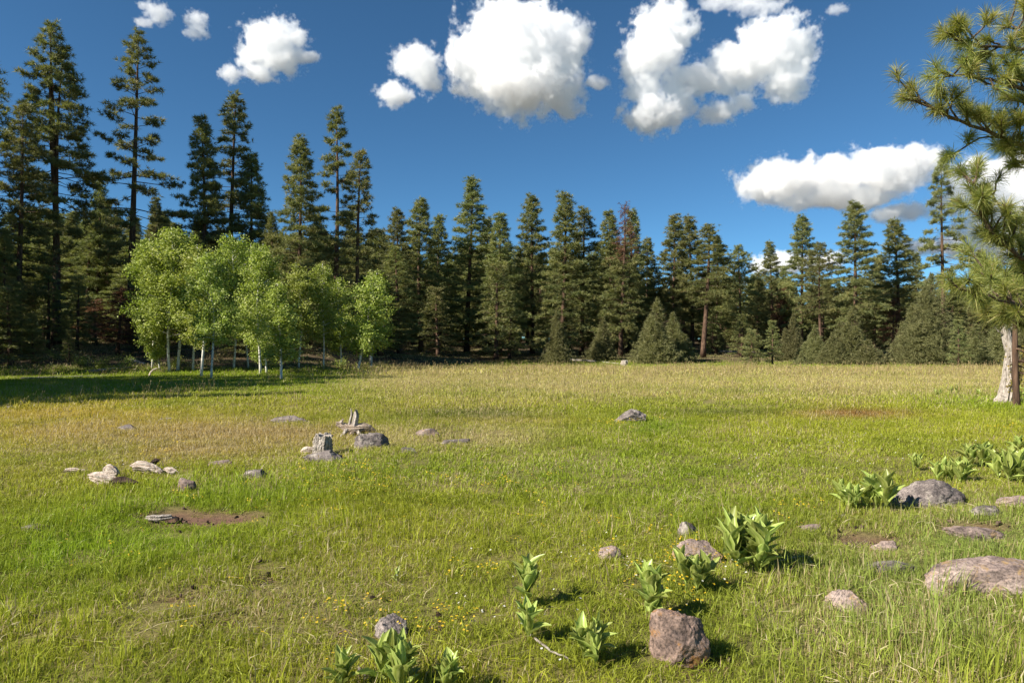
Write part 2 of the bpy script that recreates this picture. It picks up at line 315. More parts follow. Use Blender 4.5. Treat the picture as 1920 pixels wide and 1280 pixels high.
def meadow(x, y):
    """tint of the living grass, share of straw, height factor"""
    x = np.asarray(x, float); y = np.asarray(y, float)
    yy = np.maximum(y, 1.2)
    px = 960+F*x/yy; py = 640+F*(EYE-gz(x, y))/yy
    def el(cx, cy_, rx, ry, p=1.0): return np.exp(-(((px-cx)/rx)**2+((py-cy_)/ry)**2)*p)
    n1 = fbm2(x, y, 2.2, 4, 21); n2 = fbm2(x, y, 0.6, 3, 31); n3 = fbm2(x, y, 7, 3, 41)
    C = lambda *c: np.array(c)[None, :]
    lush = C(0.21, 0.315, 0.016); yel = C(0.375, 0.385, 0.028); ochre = C(0.46, 0.37, 0.050); brown = C(0.42, 0.30, 0.085)
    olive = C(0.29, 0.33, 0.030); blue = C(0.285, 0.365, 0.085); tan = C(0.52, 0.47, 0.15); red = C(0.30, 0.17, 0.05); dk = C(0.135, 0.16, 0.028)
    col = np.repeat(olive, x.size, 0).reshape(x.shape+(3,)) if x.ndim == 1 else None
    def mix(c, w):
        nonlocal col
        w = np.clip(w, 0, 1)[:, None]; col = col*(1-w)+c*w
    dry = np.full(x.shape, 0.10); ht = np.ones(x.shape)
    far = sst(770, 715, py+14*n3)
    mix(yel, 0.45+1.0*n1+0.3*n2)
    mix(ochre, (el(200, 790, 420, 45)+0.4*el(60, 880, 300, 50))*(0.75+0.9*n1))
    mix(brown, el(480, 815, 300, 22)*(0.75+0.9*n1)); mix(brown, el(330, 845, 200, 20)*(0.5+n1))
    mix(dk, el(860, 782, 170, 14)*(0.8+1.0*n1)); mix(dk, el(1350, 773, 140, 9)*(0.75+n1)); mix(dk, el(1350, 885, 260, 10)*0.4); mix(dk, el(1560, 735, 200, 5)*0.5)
    mix(ochre, el(950, 792, 130, 9)*0.5)
    mix(red, el(1605, 777, 105, 9)*1.1+0.5*el(1560, 735, 60, 5))
    mix(lush, (el(230, 1010, 330, 75)*0.95+el(420, 925, 170, 35)*0.9+el(700, 880, 160, 30)*0.5+el(60, 1090, 200, 70)*0.7)*(0.72+0.9*n1+0.4*n2))
    mix(lush, el(1150, 870, 480, 60)*(0.45+0.6*n1)+el(1250, 960, 300, 80)*(0.4+0.5*n1)+el(1230, 800, 70, 18)*0.7)
    mix(blue, el(1700, 1150, 330, 160)*(0.85+0.5*n1)+el(1880, 1000, 180, 90)*0.6)
    mix(tan, far*sst(560, 760, px)*(0.66+0.7*n1)); mix(tan, el(950, 820, 90, 24)*0.7); mix(tan, el(740, 830, 60, 14)*0.6)
    mix(lush*0.9+yel*0.1, far*sst(760, 560, px)*0.7); mix(lush, el(1880, 755, 160, 16)*0.8)
    bey = sst(56, 64, y+4*n3)*sst(640, 820, px); mix(lush*0.85+yel*0.15, bey*0.85); ht = ht*(1-0.35*bey)
    dry += 0.24*far*sst(560, 760, px)+0.25*el(480, 815, 300, 26)+0.35*el(870, 820, 130, 22)+0.2*el(1700, 1150, 330, 160)+0.25*el(560, 1130, 220, 90)+0.30*el(420, 1140, 160, 40)
    dry -= 0.12*el(230, 1010, 330, 75); dry += 0.22*n2+0.15*n1; dry += 0.2*el(240, 840, 260, 40)
    ht += 0.6*el(1750, 1180, 330, 150)+0.5*el(230, 960, 260, 60)+0.35*el(450, 920, 160, 35)+0.25*far*sst(560, 760, px)+0.35*n1
    ht -= 0.25*el(700, 1120, 330, 80)
    ht *= 1-0.3*sst(790, 860, py)*sst(1000, 880, py)
    dry = dry*(1-0.75*bey)
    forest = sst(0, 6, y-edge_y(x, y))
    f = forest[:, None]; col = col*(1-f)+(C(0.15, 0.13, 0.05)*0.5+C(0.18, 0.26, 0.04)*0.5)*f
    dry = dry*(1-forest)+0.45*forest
    col = col*(1+0.22*n2+0.12*n3)[:, None]
    ht = ht*(1-0.72*soil_near(x, y))
    return np.clip(col, 0.005, 0.8), np.clip(dry, 0.02, 0.92), np.clip(ht, 0.35, 3.0), forest

# ------------------------------------------------------------------ ground: one sheet to the horizon
def axis(lo, hi, n, c, k):
    a, b = np.arcsinh((lo-c)/k), np.arcsinh((hi-c)/k); return c+k*np.sinh(np.linspace(a, b, n))
gx = axis(-2600, 2600, 300, 0.5, 3.5); gy = axis(-900, 4000, 330, 6, 3.5)
GX, GY = np.meshgrid(gx, gy); X = GX.ravel(); Y = GY.ravel()
Z = gz(X, Y)-0.05*soil_amt(X, Y)
i = np.arange(len(gy)-1)[:, None]*len(gx); j = np.arange(len(gx)-1)[None, :]
a = (i+j).ravel(); q = np.stack([a, a+1, a+1+len(gx), a+len(gx)], -1)
mb = MB(); mb.add(np.stack([X, Y, Z], -1), np.concatenate([q[:, [0, 1, 2]], q[:, [0, 2, 3]]]))
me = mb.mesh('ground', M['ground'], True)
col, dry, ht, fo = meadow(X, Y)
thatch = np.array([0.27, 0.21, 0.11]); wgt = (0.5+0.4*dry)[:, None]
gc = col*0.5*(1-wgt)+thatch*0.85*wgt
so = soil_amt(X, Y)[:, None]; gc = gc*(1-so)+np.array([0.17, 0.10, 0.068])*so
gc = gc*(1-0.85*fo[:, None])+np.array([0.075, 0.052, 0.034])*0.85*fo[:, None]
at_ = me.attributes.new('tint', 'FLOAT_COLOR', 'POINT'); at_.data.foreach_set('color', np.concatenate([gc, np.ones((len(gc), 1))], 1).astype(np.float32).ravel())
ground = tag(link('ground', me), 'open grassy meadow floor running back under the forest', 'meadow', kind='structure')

# ------------------------------------------------------------------ pines
def prof_pond(u): return np.minimum(1.18*(1-u)**0.78+0.04, 0.62+1.9*u)
def prof_cone(u): return np.minimum(1.12*(1-u)**0.90+0.03, 0.8+1.2*u)
def prof_round(u): return np.sqrt(np.maximum(0.02, 1-(1.05*u-0.30)**2*1.55))*np.minimum(1, (1-u)*3+0.12)
def pine(seed, H, R, cb, nb=80, twigs=6, tpt=4, L=0.46, K=15, prof=prof_pond, gap=0.0, r0=None, bend=0.25, droop=0.16, dead=10, top_dead=0.0, fork=None, needle='needle', up=0.5, width=0.058, inner=0.14):
    rng = np.random.default_rng(seed)
    r0 = r0 or 0.0098*H+0.04
    wood = MB(); crown = MB(); brown = MB()
    def stem(base, H, r0, z0):
        zs = np.linspace(0, H, 14); ph = rng.uniform(0, 6.28, 2)
        path = np.stack([base[0]+bend*np.sin(zs/H*3+ph[0])-bend*np.sin(ph[0]), base[1]+bend*np.sin(zs/H*2.4+ph[1])-bend*np.sin(ph[1]), base[2]+zs], -1)
        rad = r0*(1-zs/H)**0.85+0.02
        if z0 == 0: rad[0] *= 1.35; path[0, 2] -= 0.3
        wood.add(*tube(path, rad, 9), r=0.5); return path
    def crownon(path, cb, nb, R, side=None):
        zs = path[:, 2]; Hh = zs[-1]-zs[0]; P = []; D = []; RN = []; Pd = []; Dd = []
        g = rng.uniform(0, 6.28)
        for i in range(nb):
            u = (i+rng.uniform(0, 1))/nb
            u = u**0.92
            if gap and vn3(np.array([[u*7+seed, 0.3, seed*0.7]]))[0] > 0.75-gap and u < 0.85: continue
            z = zs[0]+Hh*(cb+(1-cb)*u)
            o = np.array([np.interp(z, zs, path[:, 0]), np.interp(z, zs, path[:, 1]), z])
            g += 2.4+rng.normal()*0.35
            ln = max(0.35, R*float(prof(u))*rng.uniform(0.62, 1.12))
            el = radians(-14+58*u**1.4+rng.normal()*7)
            d = np.array([math.cos(g), math.sin(g), 0])
            t = np.linspace(0, 1, 5)[:, None]
            b = o+d*ln*math.cos(el)*t+np.array([0, 0, 1.0])*(ln*math.sin(el)*t-droop*ln*t**2*(1-u)+droop*up*2*ln*t**3*(1-u))
            wood.add(*tube(b, np.linspace(0.011*ln+0.012, 0.006, 5), 4, cap=False))
            s = np.array([-d[1], d[0], 0]); n = max(2, int(round(twigs*ln/R+1.5)))
            isdead = top_dead and u > 1-top_dead
            for k in range(n):
                tt = inner+(1-inner)*(k+rng.uniform(0.1, 0.9))/n
                c = np.array([np.interp(tt, t[:, 0], b[:, a]) for a in range(3)])
                sg = 1 if k % 2 else -1
                tl = (0.34*ln*(1.15-tt)+0.22)*rng.uniform(0.6, 1.2)
                td = unit(d*0.75+s*sg*rng.uniform(0.5, 1.1)+np.array([0, 0, rng.uniform(0.0, 0.5)]))
                if k == n-1: td = unit(d+np.array([0, 0, 0.35])); c = b[-2]
                e = c+td*tl
                wood.add(*tube(np.stack([c, e]), [0.010, 0.005], 3, cap=False))
                m = max(2, int(tpt*rng.uniform(0.6, 1.3)))
                f = rng.uniform(0.35, 1.05, m)[:, None]
                pts = c+(e-c)*f+rng.normal(size=(m, 3))*np.array([0.17, 0.17, 0.10])*(L/0.44)
                dd = td+np.array([0, 0, 0.55])+rng.normal(size=(m, 3))*0.25
                if isdead: Pd.append(pts); Dd.append(dd)
                else: P.append(pts); D.append(dd); RN.append(np.clip(rng.normal(0.5, 0.2)+rng.normal(size=m)*0.12, 0, 1))
        tip = path[-1]; m = 8
        pts = tip+np.stack([rng.normal(size=m)*0.06, rng.normal(size=m)*0.06, -rng.uniform(0, 0.9, m)], -1)
        (Pd if top_dead else P).append(pts); (Dd if top_dead else D).append(np.array([0, 0, 1.0])+rng.normal(size=(m, 3))*0.4)
        if not top_dead: RN.append(np.full(m, 0.6))
        P = np.concatenate(P); D = np.concatenate(D)
        tufts(crown, P, D, np.full(len(P), L), K, rng, 0.75, width, np.concatenate(RN))
        if Pd:
            Pd = np.concatenate(Pd); Dd = np.concatenate(Dd); tufts(brown, Pd, Dd, np.full(len(Pd), L*0.8), max(3, K//2), rng, 0.6, width*0.7)
    p = stem((0, 0, 0), H, r0, 0)
    crownon(p, cb, nb, R)
    if fork:
        h = H*fork; base = np.array([np.interp(h, p[:, 2], p[:, 0]), np.interp(h, p[:, 2], p[:, 1]), h])
        q = stem(base, H*0.93-h, r0*0.6, 1); q[:, 0] += np.linspace(0, 0.9, len(q)); 
        wood.add(*tube(q, np.linspace(r0*0.6, 0.03, len(q)), 8)); crownon(q, 0.12, nb//2, R*0.8)
    for k in range(dead):                                  # bare dead limbs under the crown
        z = H*cb*rng.uniform(0.3, 1.0); g = rng.uniform(0, 6.28); ln = R*rng.uniform(0.15, 0.5); d = np.array([math.cos(g), math.sin(g), 0])
        o = np.array([np.interp(z, p[:, 2], p[:, 0]), np.interp(z, p[:, 2], p[:, 1]), z]); t = np.linspace(0, 1, 4)[:, None]
        wood.add(*tube(o+d*ln*t+np.array([0, 0, 1])*(-0.25*ln*t**2), np.linspace(0.035, 0.008, 4), 4, cap=False))
    out = [wood.mesh('pine_trunk', M['bark'], True), crown.mesh('pine_crown', M[needle])]
    if brown.n: out.append(brown.mesh('pine_dead_top', M['needle_dead']))
    return out, H
def plant_tree(name, label, cat, X, Y, proto, Hwant, rz=0, group=None, wscale=1.0, parts=('trunk', 'crown', 'dead_top')):
    meshes, H = proto; s = Hwant/H
    z = float(gz(X, Y))
    o = thing(name, label, cat, (X, Y, z-0.03), rz, (s*wscale, s*wscale, s), group)
    for m, n in zip(meshes, parts): link(n, m, o)
    return o
def height_for(px, py_top, Y):
    X = (px-960)/F*Y; return X, EYE+(640-py_top)/F*Y-float(gz(X, Y))

PV = {}
# tall old ponderosas on the left, each its own
PV['L1'] = pine(101, 26, 4.1, 0.20, 84, 7, 5, gap=0.12, inner=0.35)
PV['L2'] = pine(102, 29, 4.2, 0.34, 84, 7, 6, gap=0.14, fork=0.42, dead=22, inner=0.4)
PV['L3'] = pine(103, 29, 4.3, 0.26, 72, 7, 6, gap=0.17, dead=26, droop=0.32, inner=0.4)
PV['L5'] = pine(105, 24, 3.1, 0.38, 60, 6, 6, gap=0.24, dead=18, inner=0.42)
PV['L8'] = pine(108, 24, 2.8, 0.36, 50, 6, 7, gap=0.22, dead=16, droop=0.05, inner=0.45)
PV['L9'] = pine(109, 22, 3.5, 0.16, 84, 6, 5, gap=0.14, inner=0.3)
PV['a'] = pine(201, 22, 4.0, 0.12, 115, 7, 6, prof=prof_cone)
PV['b'] = pine(202, 22, 3.5, 0.20, 98, 7, 6, gap=0.08)
PV['c'] = pine(203, 24, 4.9, 0.10, 130, 8, 6, prof=prof_cone, gap=0.04)
PV['d'] = pine(204, 20, 3.1, 0.26, 84, 7, 6, gap=0.14)
PV['e'] = pine(205, 21, 3.7, 0.07, 115, 7, 6, prof=prof_cone)
PV['f'] = pine(206, 22, 3.3, 0.42, 66, 7, 5, gap=0.10, dead=18)
PV['dead'] = pine(207, 22, 3.1, 0.13, 95, 6, 5, top_dead=0.42)
PV['g'] = pine(208, 21, 3.8, 0.38, 74, 7, 5, prof=prof_round, gap=0.06)
PV['young'] = pine(209, 7, 1.5, 0.14, 46, 6, 5, prof=prof_cone, L=0.26, K=9, dead=3, width=0.04, bend=0.06)
PV['round'] = pine(210, 4, 1.25, 0.06, 46, 6, 5, prof=prof_round, L=0.24, K=10, dead=0, width=0.035, bend=0.04, up=0.9)
PV['red'] = pine(211, 9, 1.6, 0.2, 42, 5, 4, needle='needle_dead', K=7, bend=0.1)
PARTS = ('trunk', 'crown', 'dead_top')

TREES = [  # variant, px of the top, py of the top, distance, turn, width factor, label
 ('L1', -22, 118, 50, 0.3, 1.0, 'tall pine cut by the left picture edge, only its branch tips in view'),
 ('L1', 30, 196, 49, 1.9, 1.05, 'broad dense pine nearest the left edge with low dark branches'),
 ('L2', 105, 50, 55, 0.6, 1.0, 'tallest pine at far left with a forked upper trunk'),
 ('L3', 245, 65, 58, 2.5, 1.0, 'very tall sparse pine with drooping limbs left of the aspens'),
 ('a', 376, 222, 60, 1.0, 0.95, 'dense pointed pine rising directly behind the leftmost aspens'),
 ('L5', 432, 180, 62, 0.2, 1.05, 'slender open-crowned pine with a long bare trunk above the aspens'),
 ('d', 478, 290, 62, 1.2, 0.95, 'shorter thin pine just right of the slender open-crowned one above the aspens'),
 ('b', 556, 262, 58, 2.0, 1.0, 'dark bushy pine above the middle of the aspen grove'),
 ('L8', 626, 205, 64, 0.9, 1.0, 'tall narrow pine with clumped flat-topped foliage above the aspens'),
 ('L9', 673, 283, 60, 0.1, 1.0, 'full pine standing behind the rightmost aspens'),
 ('b', 745, 395, 80, 1.1, 0.9, 'narrow pine just right of the aspen grove, tip beside a taller twin'),
 ('d', 790, 374, 84, 0.4, 1.0, 'pine with a long thin spire between the aspens and the broadest pine'),
 ('e', 826, 405, 88, 2.9, 0.95, 'lower pine tucked against the left flank of the broadest pine'),
 ('c', 875, 338, 90, 0.3, 1.0, 'broadest and tallest pine in the middle of the treeline'),
 ('e', 908, 410, 94, 1.4, 0.9, 'narrow pine hugging the right flank of the broadest middle pine'),
 ('a', 937, 402, 86, 2.2, 1.1, 'dense dark pine with a pale spindly tip, mid treeline'),
 ('b', 998, 370, 92, 0.8, 0.9, 'open airy pine standing alone against the sky, mid treeline'),
 ('e', 1052, 366, 86, 0.0, 1.05, 'tall full pine left of the close pair, above the dark juniper'),
 ('f', 1090, 390, 88, 1.7, 1.0, 'twin-trunked looking pine right above the dark juniper'),
 ('a', 1140, 398, 86, 0.7, 0.95, 'green pine immediately left of the brown-topped pine'),
 ('dead', 1163, 385, 84, 2.4, 0.95, 'pine with a dying rust-brown top and long bare trunk'),
 ('e', 1178, 396, 92, 1.0, 0.9, 'green pine half hidden behind the brown-topped pine'),
 ('d', 1217, 448, 96, 0.5, 0.9, 'small thin pine in the gap right of the brown-topped pine'),
 ('b', 1257, 405, 92, 2.7, 1.0, 'pointed pine left of the tight cluster of three'),
 ('d', 1298, 408, 96, 1.9, 0.95, 'left pine of the tight cluster of three, thin tip'),
 ('f', 1318, 424, 84, 0.2, 1.25, 'front dark pine of the tight cluster with a tall bare reddish trunk'),
 ('b', 1342, 450, 92, 1.2, 0.9, 'right pine of the tight cluster of three'),
 ('g', 1386, 460, 88, 0.6, 0.85, 'round-topped leaning pine right of the tight cluster'),
 ('d', 1447, 455, 98, 2.1, 0.85, 'thin see-through pine in front of the low cloud'),
 ('e', 1418, 512, 92, 0.3, 0.85, 'short dark pine left of the thin see-through pine'),
 ('a', 1468, 500, 94, 1.6, 0.8, 'short dark green pine right of the thin see-through pine'),
 ('b', 1501, 408, 90, 0.9, 0.95, 'tall pine with a pale bluish crown right of the low cloud'),
 ('g', 1540, 456, 84, 2.8, 0.85, 'yellowish full pine between two taller ones at right'),
 ('b', 1604, 383, 82, 0.4, 1.0, 'tall pine under the long flat cloud'),
 ('e', 1640, 482, 90, 1.1, 0.85, 'short pine right beside the tall one under the flat cloud'),
 ('d', 1681, 415, 86, 2.3, 1.1, 'open feathery pine beside a reddish dead sapling'),
 ('a', 1716, 476, 92, 0.8, 0.85, 'small dark pine between the feathery pine and the spired pine'),
 ('L5', 1771, 306, 74, 1.5, 0.9, 'tall spired pine half hidden behind the near pine boughs'),
 ('e', 1838, 470, 88, 2.0, 0.9, 'pine seen through the near pine boughs at right'),
 ('b', 1905, 480, 86, 0.6, 1.0, 'pine behind the near pine boughs at the right picture edge'),
 ('young', 821, 540, 78, 0.3, 1.2, 'dark young pine standing in front of the broadest middle pine'),
 ('young', 930, 500, 79, 1.9, 1.15, 'mid-sized pine with bare lower trunk in front of the middle treeline'),
 ('young', 955, 560, 81, 2.6, 1.3, 'bushy young pine right of the mid-sized one with the bare trunk'),
 ('round', 1409, 620, 69, 0.5, 0.95, 'small very dark egg-shaped young pine at the meadow edge'),
 ('young', 1448, 602, 71, 1.3, 1.15, 'light green young pine right of the egg-shaped dark one'),
 ('young', 1390, 590, 84, 2.2, 1.25, 'young pine behind the egg-shaped dark one'),
 ('young', 1797, 600, 64, 0.9, 1.2, 'young pine with a short bare stem left of the grey snag'),
 ('red', 1462, 545, 92, 0.4, 1.0, 'rust-red dead young pine behind the light green young pine'),
 ('red', 1672, 560, 84, 1.7, 0.9, 'rust-red dead sapling beside the feathery pine'),
 ('young', 130, 618, 43, 0.8, 1.0, 'small pine sapling at the shaded left forest edge'),
 ('e', 180, 340, 70, 0.8, 0.95, 'pine filling the gap between the two tallest left pines'),
 ('d', 205, 378, 76, 1.7, 1.0, 'slimmer pine behind the gap between the two tallest left pines'),
 ('a', 292, 372, 74, 2.7, 0.9, 'pine behind the left shoulder of the aspen grove'),
 ('e', 590, 400, 66, 2.0, 0.9, 'pine between the dark bushy pine and the clumped one above the aspens'),
 ('a', 508, 400, 60, 0.3, 0.9, 'low pine crown peeping between aspen tops'),
 ('e', 1, 430, 46, 0.9, 1.1, 'low-branched pine filling the bottom left forest corner'),
 ('young', 20, 540, 40, 0.2, 1.6, 'bushy young pine in shade at the left picture edge'),
 ('young', 62, 590, 41, 1.4, 1.3, 'small shaded young pine right of the left edge corner'),
]
for (v, px, py, Y, rz, ws, lab) in TREES:
    X, H = height_for(px, py, Y)
    ws *= 1.34 if Y > 75 else 1.10
    nm = {'young': 'young_pine', 'round': 'young_pine', 'red': 'dead_young_pine'}.get(v, 'pine_tree')
    plant_tree(nm, lab, 'pine tree' if v != 'red' else 'dead tree', X, Y, PV[v], H, rz, None, ws)
# pines outside the frame on the left: their shadows lie across the meadow edge
for k, (X, Y, H, v) in enumerate([(-23, 14, 13, 'c'), (-27, 17.5, 16, 'a'), (-25, 20.5, 14, 'c'), (-30, 14, 18, 'c'), (-32, 19, 20, 'a'), (-36, 13, 23, 'c'), (-29, 23, 15, 'e'), (-40, 17, 25, 'c'), (-45, 11, 27, 'a'), (-38, 22, 19, 'e'), (-34, 37, 22, 'c'), (-45, 36, 25, 'c'), (-38, 44, 25, 'a'), (-50, 44, 28, 'c'), (-44, 52, 27, 'a'), (-26, 18, 15, 'c'), (-33, 16, 20, 'c'), (-21, 17, 10, 'c'), (-52, 22, 29, 'c')]):
    plant_tree('pine_tree', 'pine standing beyond the left picture edge', 'pine tree', X, Y, PV[v], H, k*1.3, 'pines beyond the left edge')

# ------------------------------------------------------------------ junipers and bushes
def juniper(seed, H, R, n=2600, K=10, L=0.2, prof=None, mat='juniper', lump=0.75):
    rng = np.random.default_rng(seed); crown = MB(); wood = MB()
    nl = 9; la = np.arange(nl)*2.4+seed; la = la+rng.normal(size=nl)*0.6; lr = R*0.7*np.sqrt(np.arange(nl)/nl)*rng.uniform(0.6, 1.2, nl)          # several leaders make the ragged pointed top
    lh = H*np.clip(1.0-0.62*np.sqrt(np.arange(nl)/nl)+rng.normal(size=nl)*0.13, 0.3, 1); lh[0] = H
    lw = R*rng.uniform(0.45, 0.85, nl); wts = lh*lw; kk = rng.choice(nl, n, p=wts/wts.sum())
    u = rng.beta(1.05, 1.35, n); g = rng.uniform(0, 2*pi, n)
    pr = np.minimum(1.0, 0.7+1.5*u)*(1-u)**0.85
    d = np.stack([np.cos(g), np.sin(g), np.zeros(n)], -1)
    q = np.stack([np.cos(g)*1.4+kk*3.3, np.sin(g)*1.4, u*H*0.75], -1)
    rad = lw[kk]*pr*np.maximum(0.25, 1+lump*fbm3(q*1.5, 3, seed)*1.5)*rng.beta(2.6, 1.15, n)*1.12
    P = d*rad[:, None]+np.stack([lr*np.cos(la), lr*np.sin(la), 0*la], -1)[kk]*(0.75+0.5*u[:, None]*0); P[:, 2] = u*lh[kk]+0.08
    D = d*0.7+np.array([0, 0, 0.7])
    tufts(crown, P, D, np.full(n, L)*rng.uniform(0.7, 1.8, n), K, rng, 1.0, 0.036, np.clip(0.5+0.35*fbm3(q*2, 2, seed+3)+rng.normal(size=n)*0.1, 0, 1))
    zs = np.linspace(-0.2, H*0.93, 8); wood.add(*tube(np.stack([0.06*np.sin(zs*2), 0.05*np.cos(zs*3), zs], -1), np.linspace(0.05*R+0.03, 0.012, 8), 7))
    for k in range(26):
        z = H*rng.uniform(0.06, 0.8); a = rng.uniform(0, 6.28); ln = R*0.8*(1-z/H*0.7); t = np.linspace(0, 1, 4)[:, None]
        wood.add(*tube(np.array([0, 0, z])+np.array([math.cos(a), math.sin(a), 0.45])*ln*t, np.linspace(0.03, 0.006, 4), 4, cap=False))
    return [wood.mesh('juniper_trunk', M['twig'], True), crown.mesh('juniper_crown', M[mat])], H
JV = {'j1': juniper(1, 6, 2.2, 6000), 'j2': juniper(2, 5, 1.9, 5000), 'j3': juniper(3, 8, 3.0, 9000, lump=1.1), 'j4': juniper(4, 1.6, 1.0, 1800, L=0.14)}
JUN = [('j1', 1043, 572, 74, 1.15, 'large dark juniper at the meadow edge below the close pine pair'),
 ('j2', 1131, 602, 80, 1.1, 'grey-green juniper left of the brown-topped pine trunk'),
 ('j1', 1232, 560, 73, 1.05, 'tall pale juniper right of the brown-topped pine trunk'),
 ('j2', 1262, 580, 77, 1.0, 'dark juniper pressed against the right side of the tall pale juniper'),
 ('j2', 1488, 598, 79, 1.0, 'small juniper behind the light green young pine'),
 ('j2', 1528, 612, 72, 1.1, 'rounded juniper left of the widest bush cluster'),
 ('j1', 1597, 572, 70, 1.15, 'widest pale juniper at the centre of the right bush cluster'),
 ('j4', 1627, 645, 67, 1.2, 'low round juniper in front of the widest pale one'),
 ('j4', 1502, 662, 70, 0.9, 'tiny juniper bush at the meadow edge'),
 ('j2', 1560, 622, 69, 1.0, 'low juniper filling the front of the right bush cluster'),
 ('j2', 1690, 604, 72, 1.3, 'spreading brownish juniper left of the biggest round one'),
 ('j3', 1746, 525, 70, 1.0, 'biggest round olive juniper left of the near pine'),
 ('j2', 1830, 610, 68, 1.3, 'juniper behind the grey snag on its left side'),
 ('j1', 1885, 580, 72, 1.2, 'juniper directly behind the grey snag'),
 ('j2', 1930, 590, 66, 1.2, 'juniper at the right picture edge behind the snag'),
 ('j2', 1340, 600, 98, 1.0, 'juniper deep between the bare trunks of the tight pine cluster')]
for k, (v, px, py, Y, ws, lab) in enumerate(JUN):
    X, H = height_for(px, py, Y); plant_tree('juniper_bush', lab, 'juniper', X, Y, JV[v], H*(0.9+0.25*((k*37) % 10)/10), k*1.7, None, ws*(0.85+0.4*((k*53) % 10)/10))

# ------------------------------------------------------------------ aspens
def aspen(seed, H, R, cb, lean=0.0, ncl=330, per=30, wobble=0.12):
    rng = np.random.default_rng(seed); crown = MB(); wood = MB()
    zs = np.linspace(-0.15, H*0.90, 12); ph = rng.uniform(0, 6)
    path = np.stack([lean*np.maximum(zs/H, 0)**1.3+wobble*np.sin(zs*0.8+ph)-wobble*np.sin(ph), wobble*np.sin(zs*0.6+ph*2)-wobble*math.sin(ph*2), zs], -1)
    wood.add(*tube(path, np.maximum(0.072*(1-zs/H)**0.8, 0.012), 8))
    P = []; RN = []
    nb = 38
    for i in range(nb):
        u = (i+rng.uniform(0, 1))/nb; z = H*(cb+0.02+(0.86-cb)*u); g = i*2.4+rng.normal()*0.4
        o = np.array([np.interp(z, zs, path[:, 0]), np.interp(z, zs, path[:, 1]), z])
        ln = R*(np.sqrt(np.maximum(0.03, 1-(1.3*u-0.40)**2*1.25))*(1-0.35*u)*1.15)*rng.uniform(0.5, 1.25)*(1 if u < 0.85 else 0.7)
        d = np.array([math.cos(g), math.sin(g), 0]); t = np.linspace(0, 1, 4)[:, None]
        b = o+d*ln*t*0.85+np.array([0, 0, 1])*ln*((0.25+0.5*min(1, 1.6*u))*t-0.15*t*t)
        wood.add(*tube(b, np.linspace(0.022, 0.004, 4), 4, cap=False))
        m = max(2, int(ncl/nb*ln/R*1.2))
        for k in range(m):
            f = rng.uniform(0.25, 1.05); c = o+(b[-1]-o)*f+rng.normal(size=3)*0.15*R/1.6
            q = rng.normal(size=(per, 3))*np.array([0.16, 0.16, 0.125])
            P.append(c+q); RN.append(np.clip(rng.normal(0.5, 0.16)+rng.normal(size=per)*0.2, 0, 1))
    leaves(crown, np.concatenate(P), 0.10, rng, np.concatenate(RN))
    return [wood.mesh('aspen_trunk', M['aspen_bark'], True), crown.mesh('aspen_crown', M['aspen_leaf'])], H
AV = {'a': aspen(1, 8.5, 1.95, 0.20, 0.1, 480), 'b': aspen(2, 8.0, 1.5, 0.20, 0.2, 400), 'c': aspen(3, 6.5, 1.2, 0.18, -0.4, 330), 'd': aspen(4, 5.6, 1.2, 0.14, 0.7, 300), 'e': aspen(5, 8.2, 1.7, 0.24, -0.3, 430)}
ASP = [('a', 318, 700, 312, 404, 0.2, 1.0, 'leftmost tall aspen with a straight white trunk'),
 ('e', 333, 697, 345, 396, 1.4, 1.0, 'aspen whose white trunk stands just right of the leftmost one'),
 ('b', 377, 707, 385, 430, 2.6, 1.0, 'aspen with a straight white trunk in the middle of the left clump'),
 ('e', 396, 711, 420, 446, 0.8, 0.9, 'aspen with the front leaning white trunk at the right of the left clump'),
 ('b', 362, 697, 372, 418, 3.6, 0.9, 'thin aspen half hidden inside the left clump'),
 ('a', 438, 694, 440, 412, 5.0, 0.85, 'tall aspen behind the front leaning white trunk'),
 ('b', 488, 704, 512, 428, 0.4, 0.9, 'tall narrow aspen with a white trunk in the middle of the grove'),
 ('d', 500, 702, 492, 545, 2.2, 0.9, 'low aspen at the foot of the tall narrow one'),
 ('c', 527, 713, 522, 512, 1.2, 1.15, 'short front aspen with a dark leaning lower trunk'),
 ('e', 606, 692, 612, 472, 2.2, 0.85, 'shaded aspen between the short front one and the right pair'),
 ('d', 671, 697, 695, 500, 0.1, 1.0, 'left stem of the right aspen pair, leaning to the right'),
 ('c', 696, 694, 712, 487, 4.0, 1.15, 'right stem of the bright green right aspen pair'),
 ('a', 466, 690, 470, 430, 1.0, 0.8, 'aspen at the back of the grove left of the tall narrow one'),
 ('b', 560, 690, 560, 470, 2.8, 0.9, 'aspen at the back between the tall narrow and shaded ones'),
 ('d', 640, 688, 640, 505, 1.8, 0.8, 'dim low aspen tucked left of the right pair'),
 ('e', 285, 692, 283, 420, 2.0, 0.8, 'back aspen forming the left shoulder of the grove'),
 ('d', 300, 694, 282, 560, 3.0, 0.9, 'low aspen spreading left under the left shoulder of the grove')]
for (v, px, py, tpx, tpy, rz, ws, lab) in ASP:
    c = at(px, py); H = EYE+(640-tpy)/F*c[1]-c[2]; plant_tree('aspen_tree', lab, 'aspen', c[0], c[1], AV[v], H, rz, None, ws*1.05)

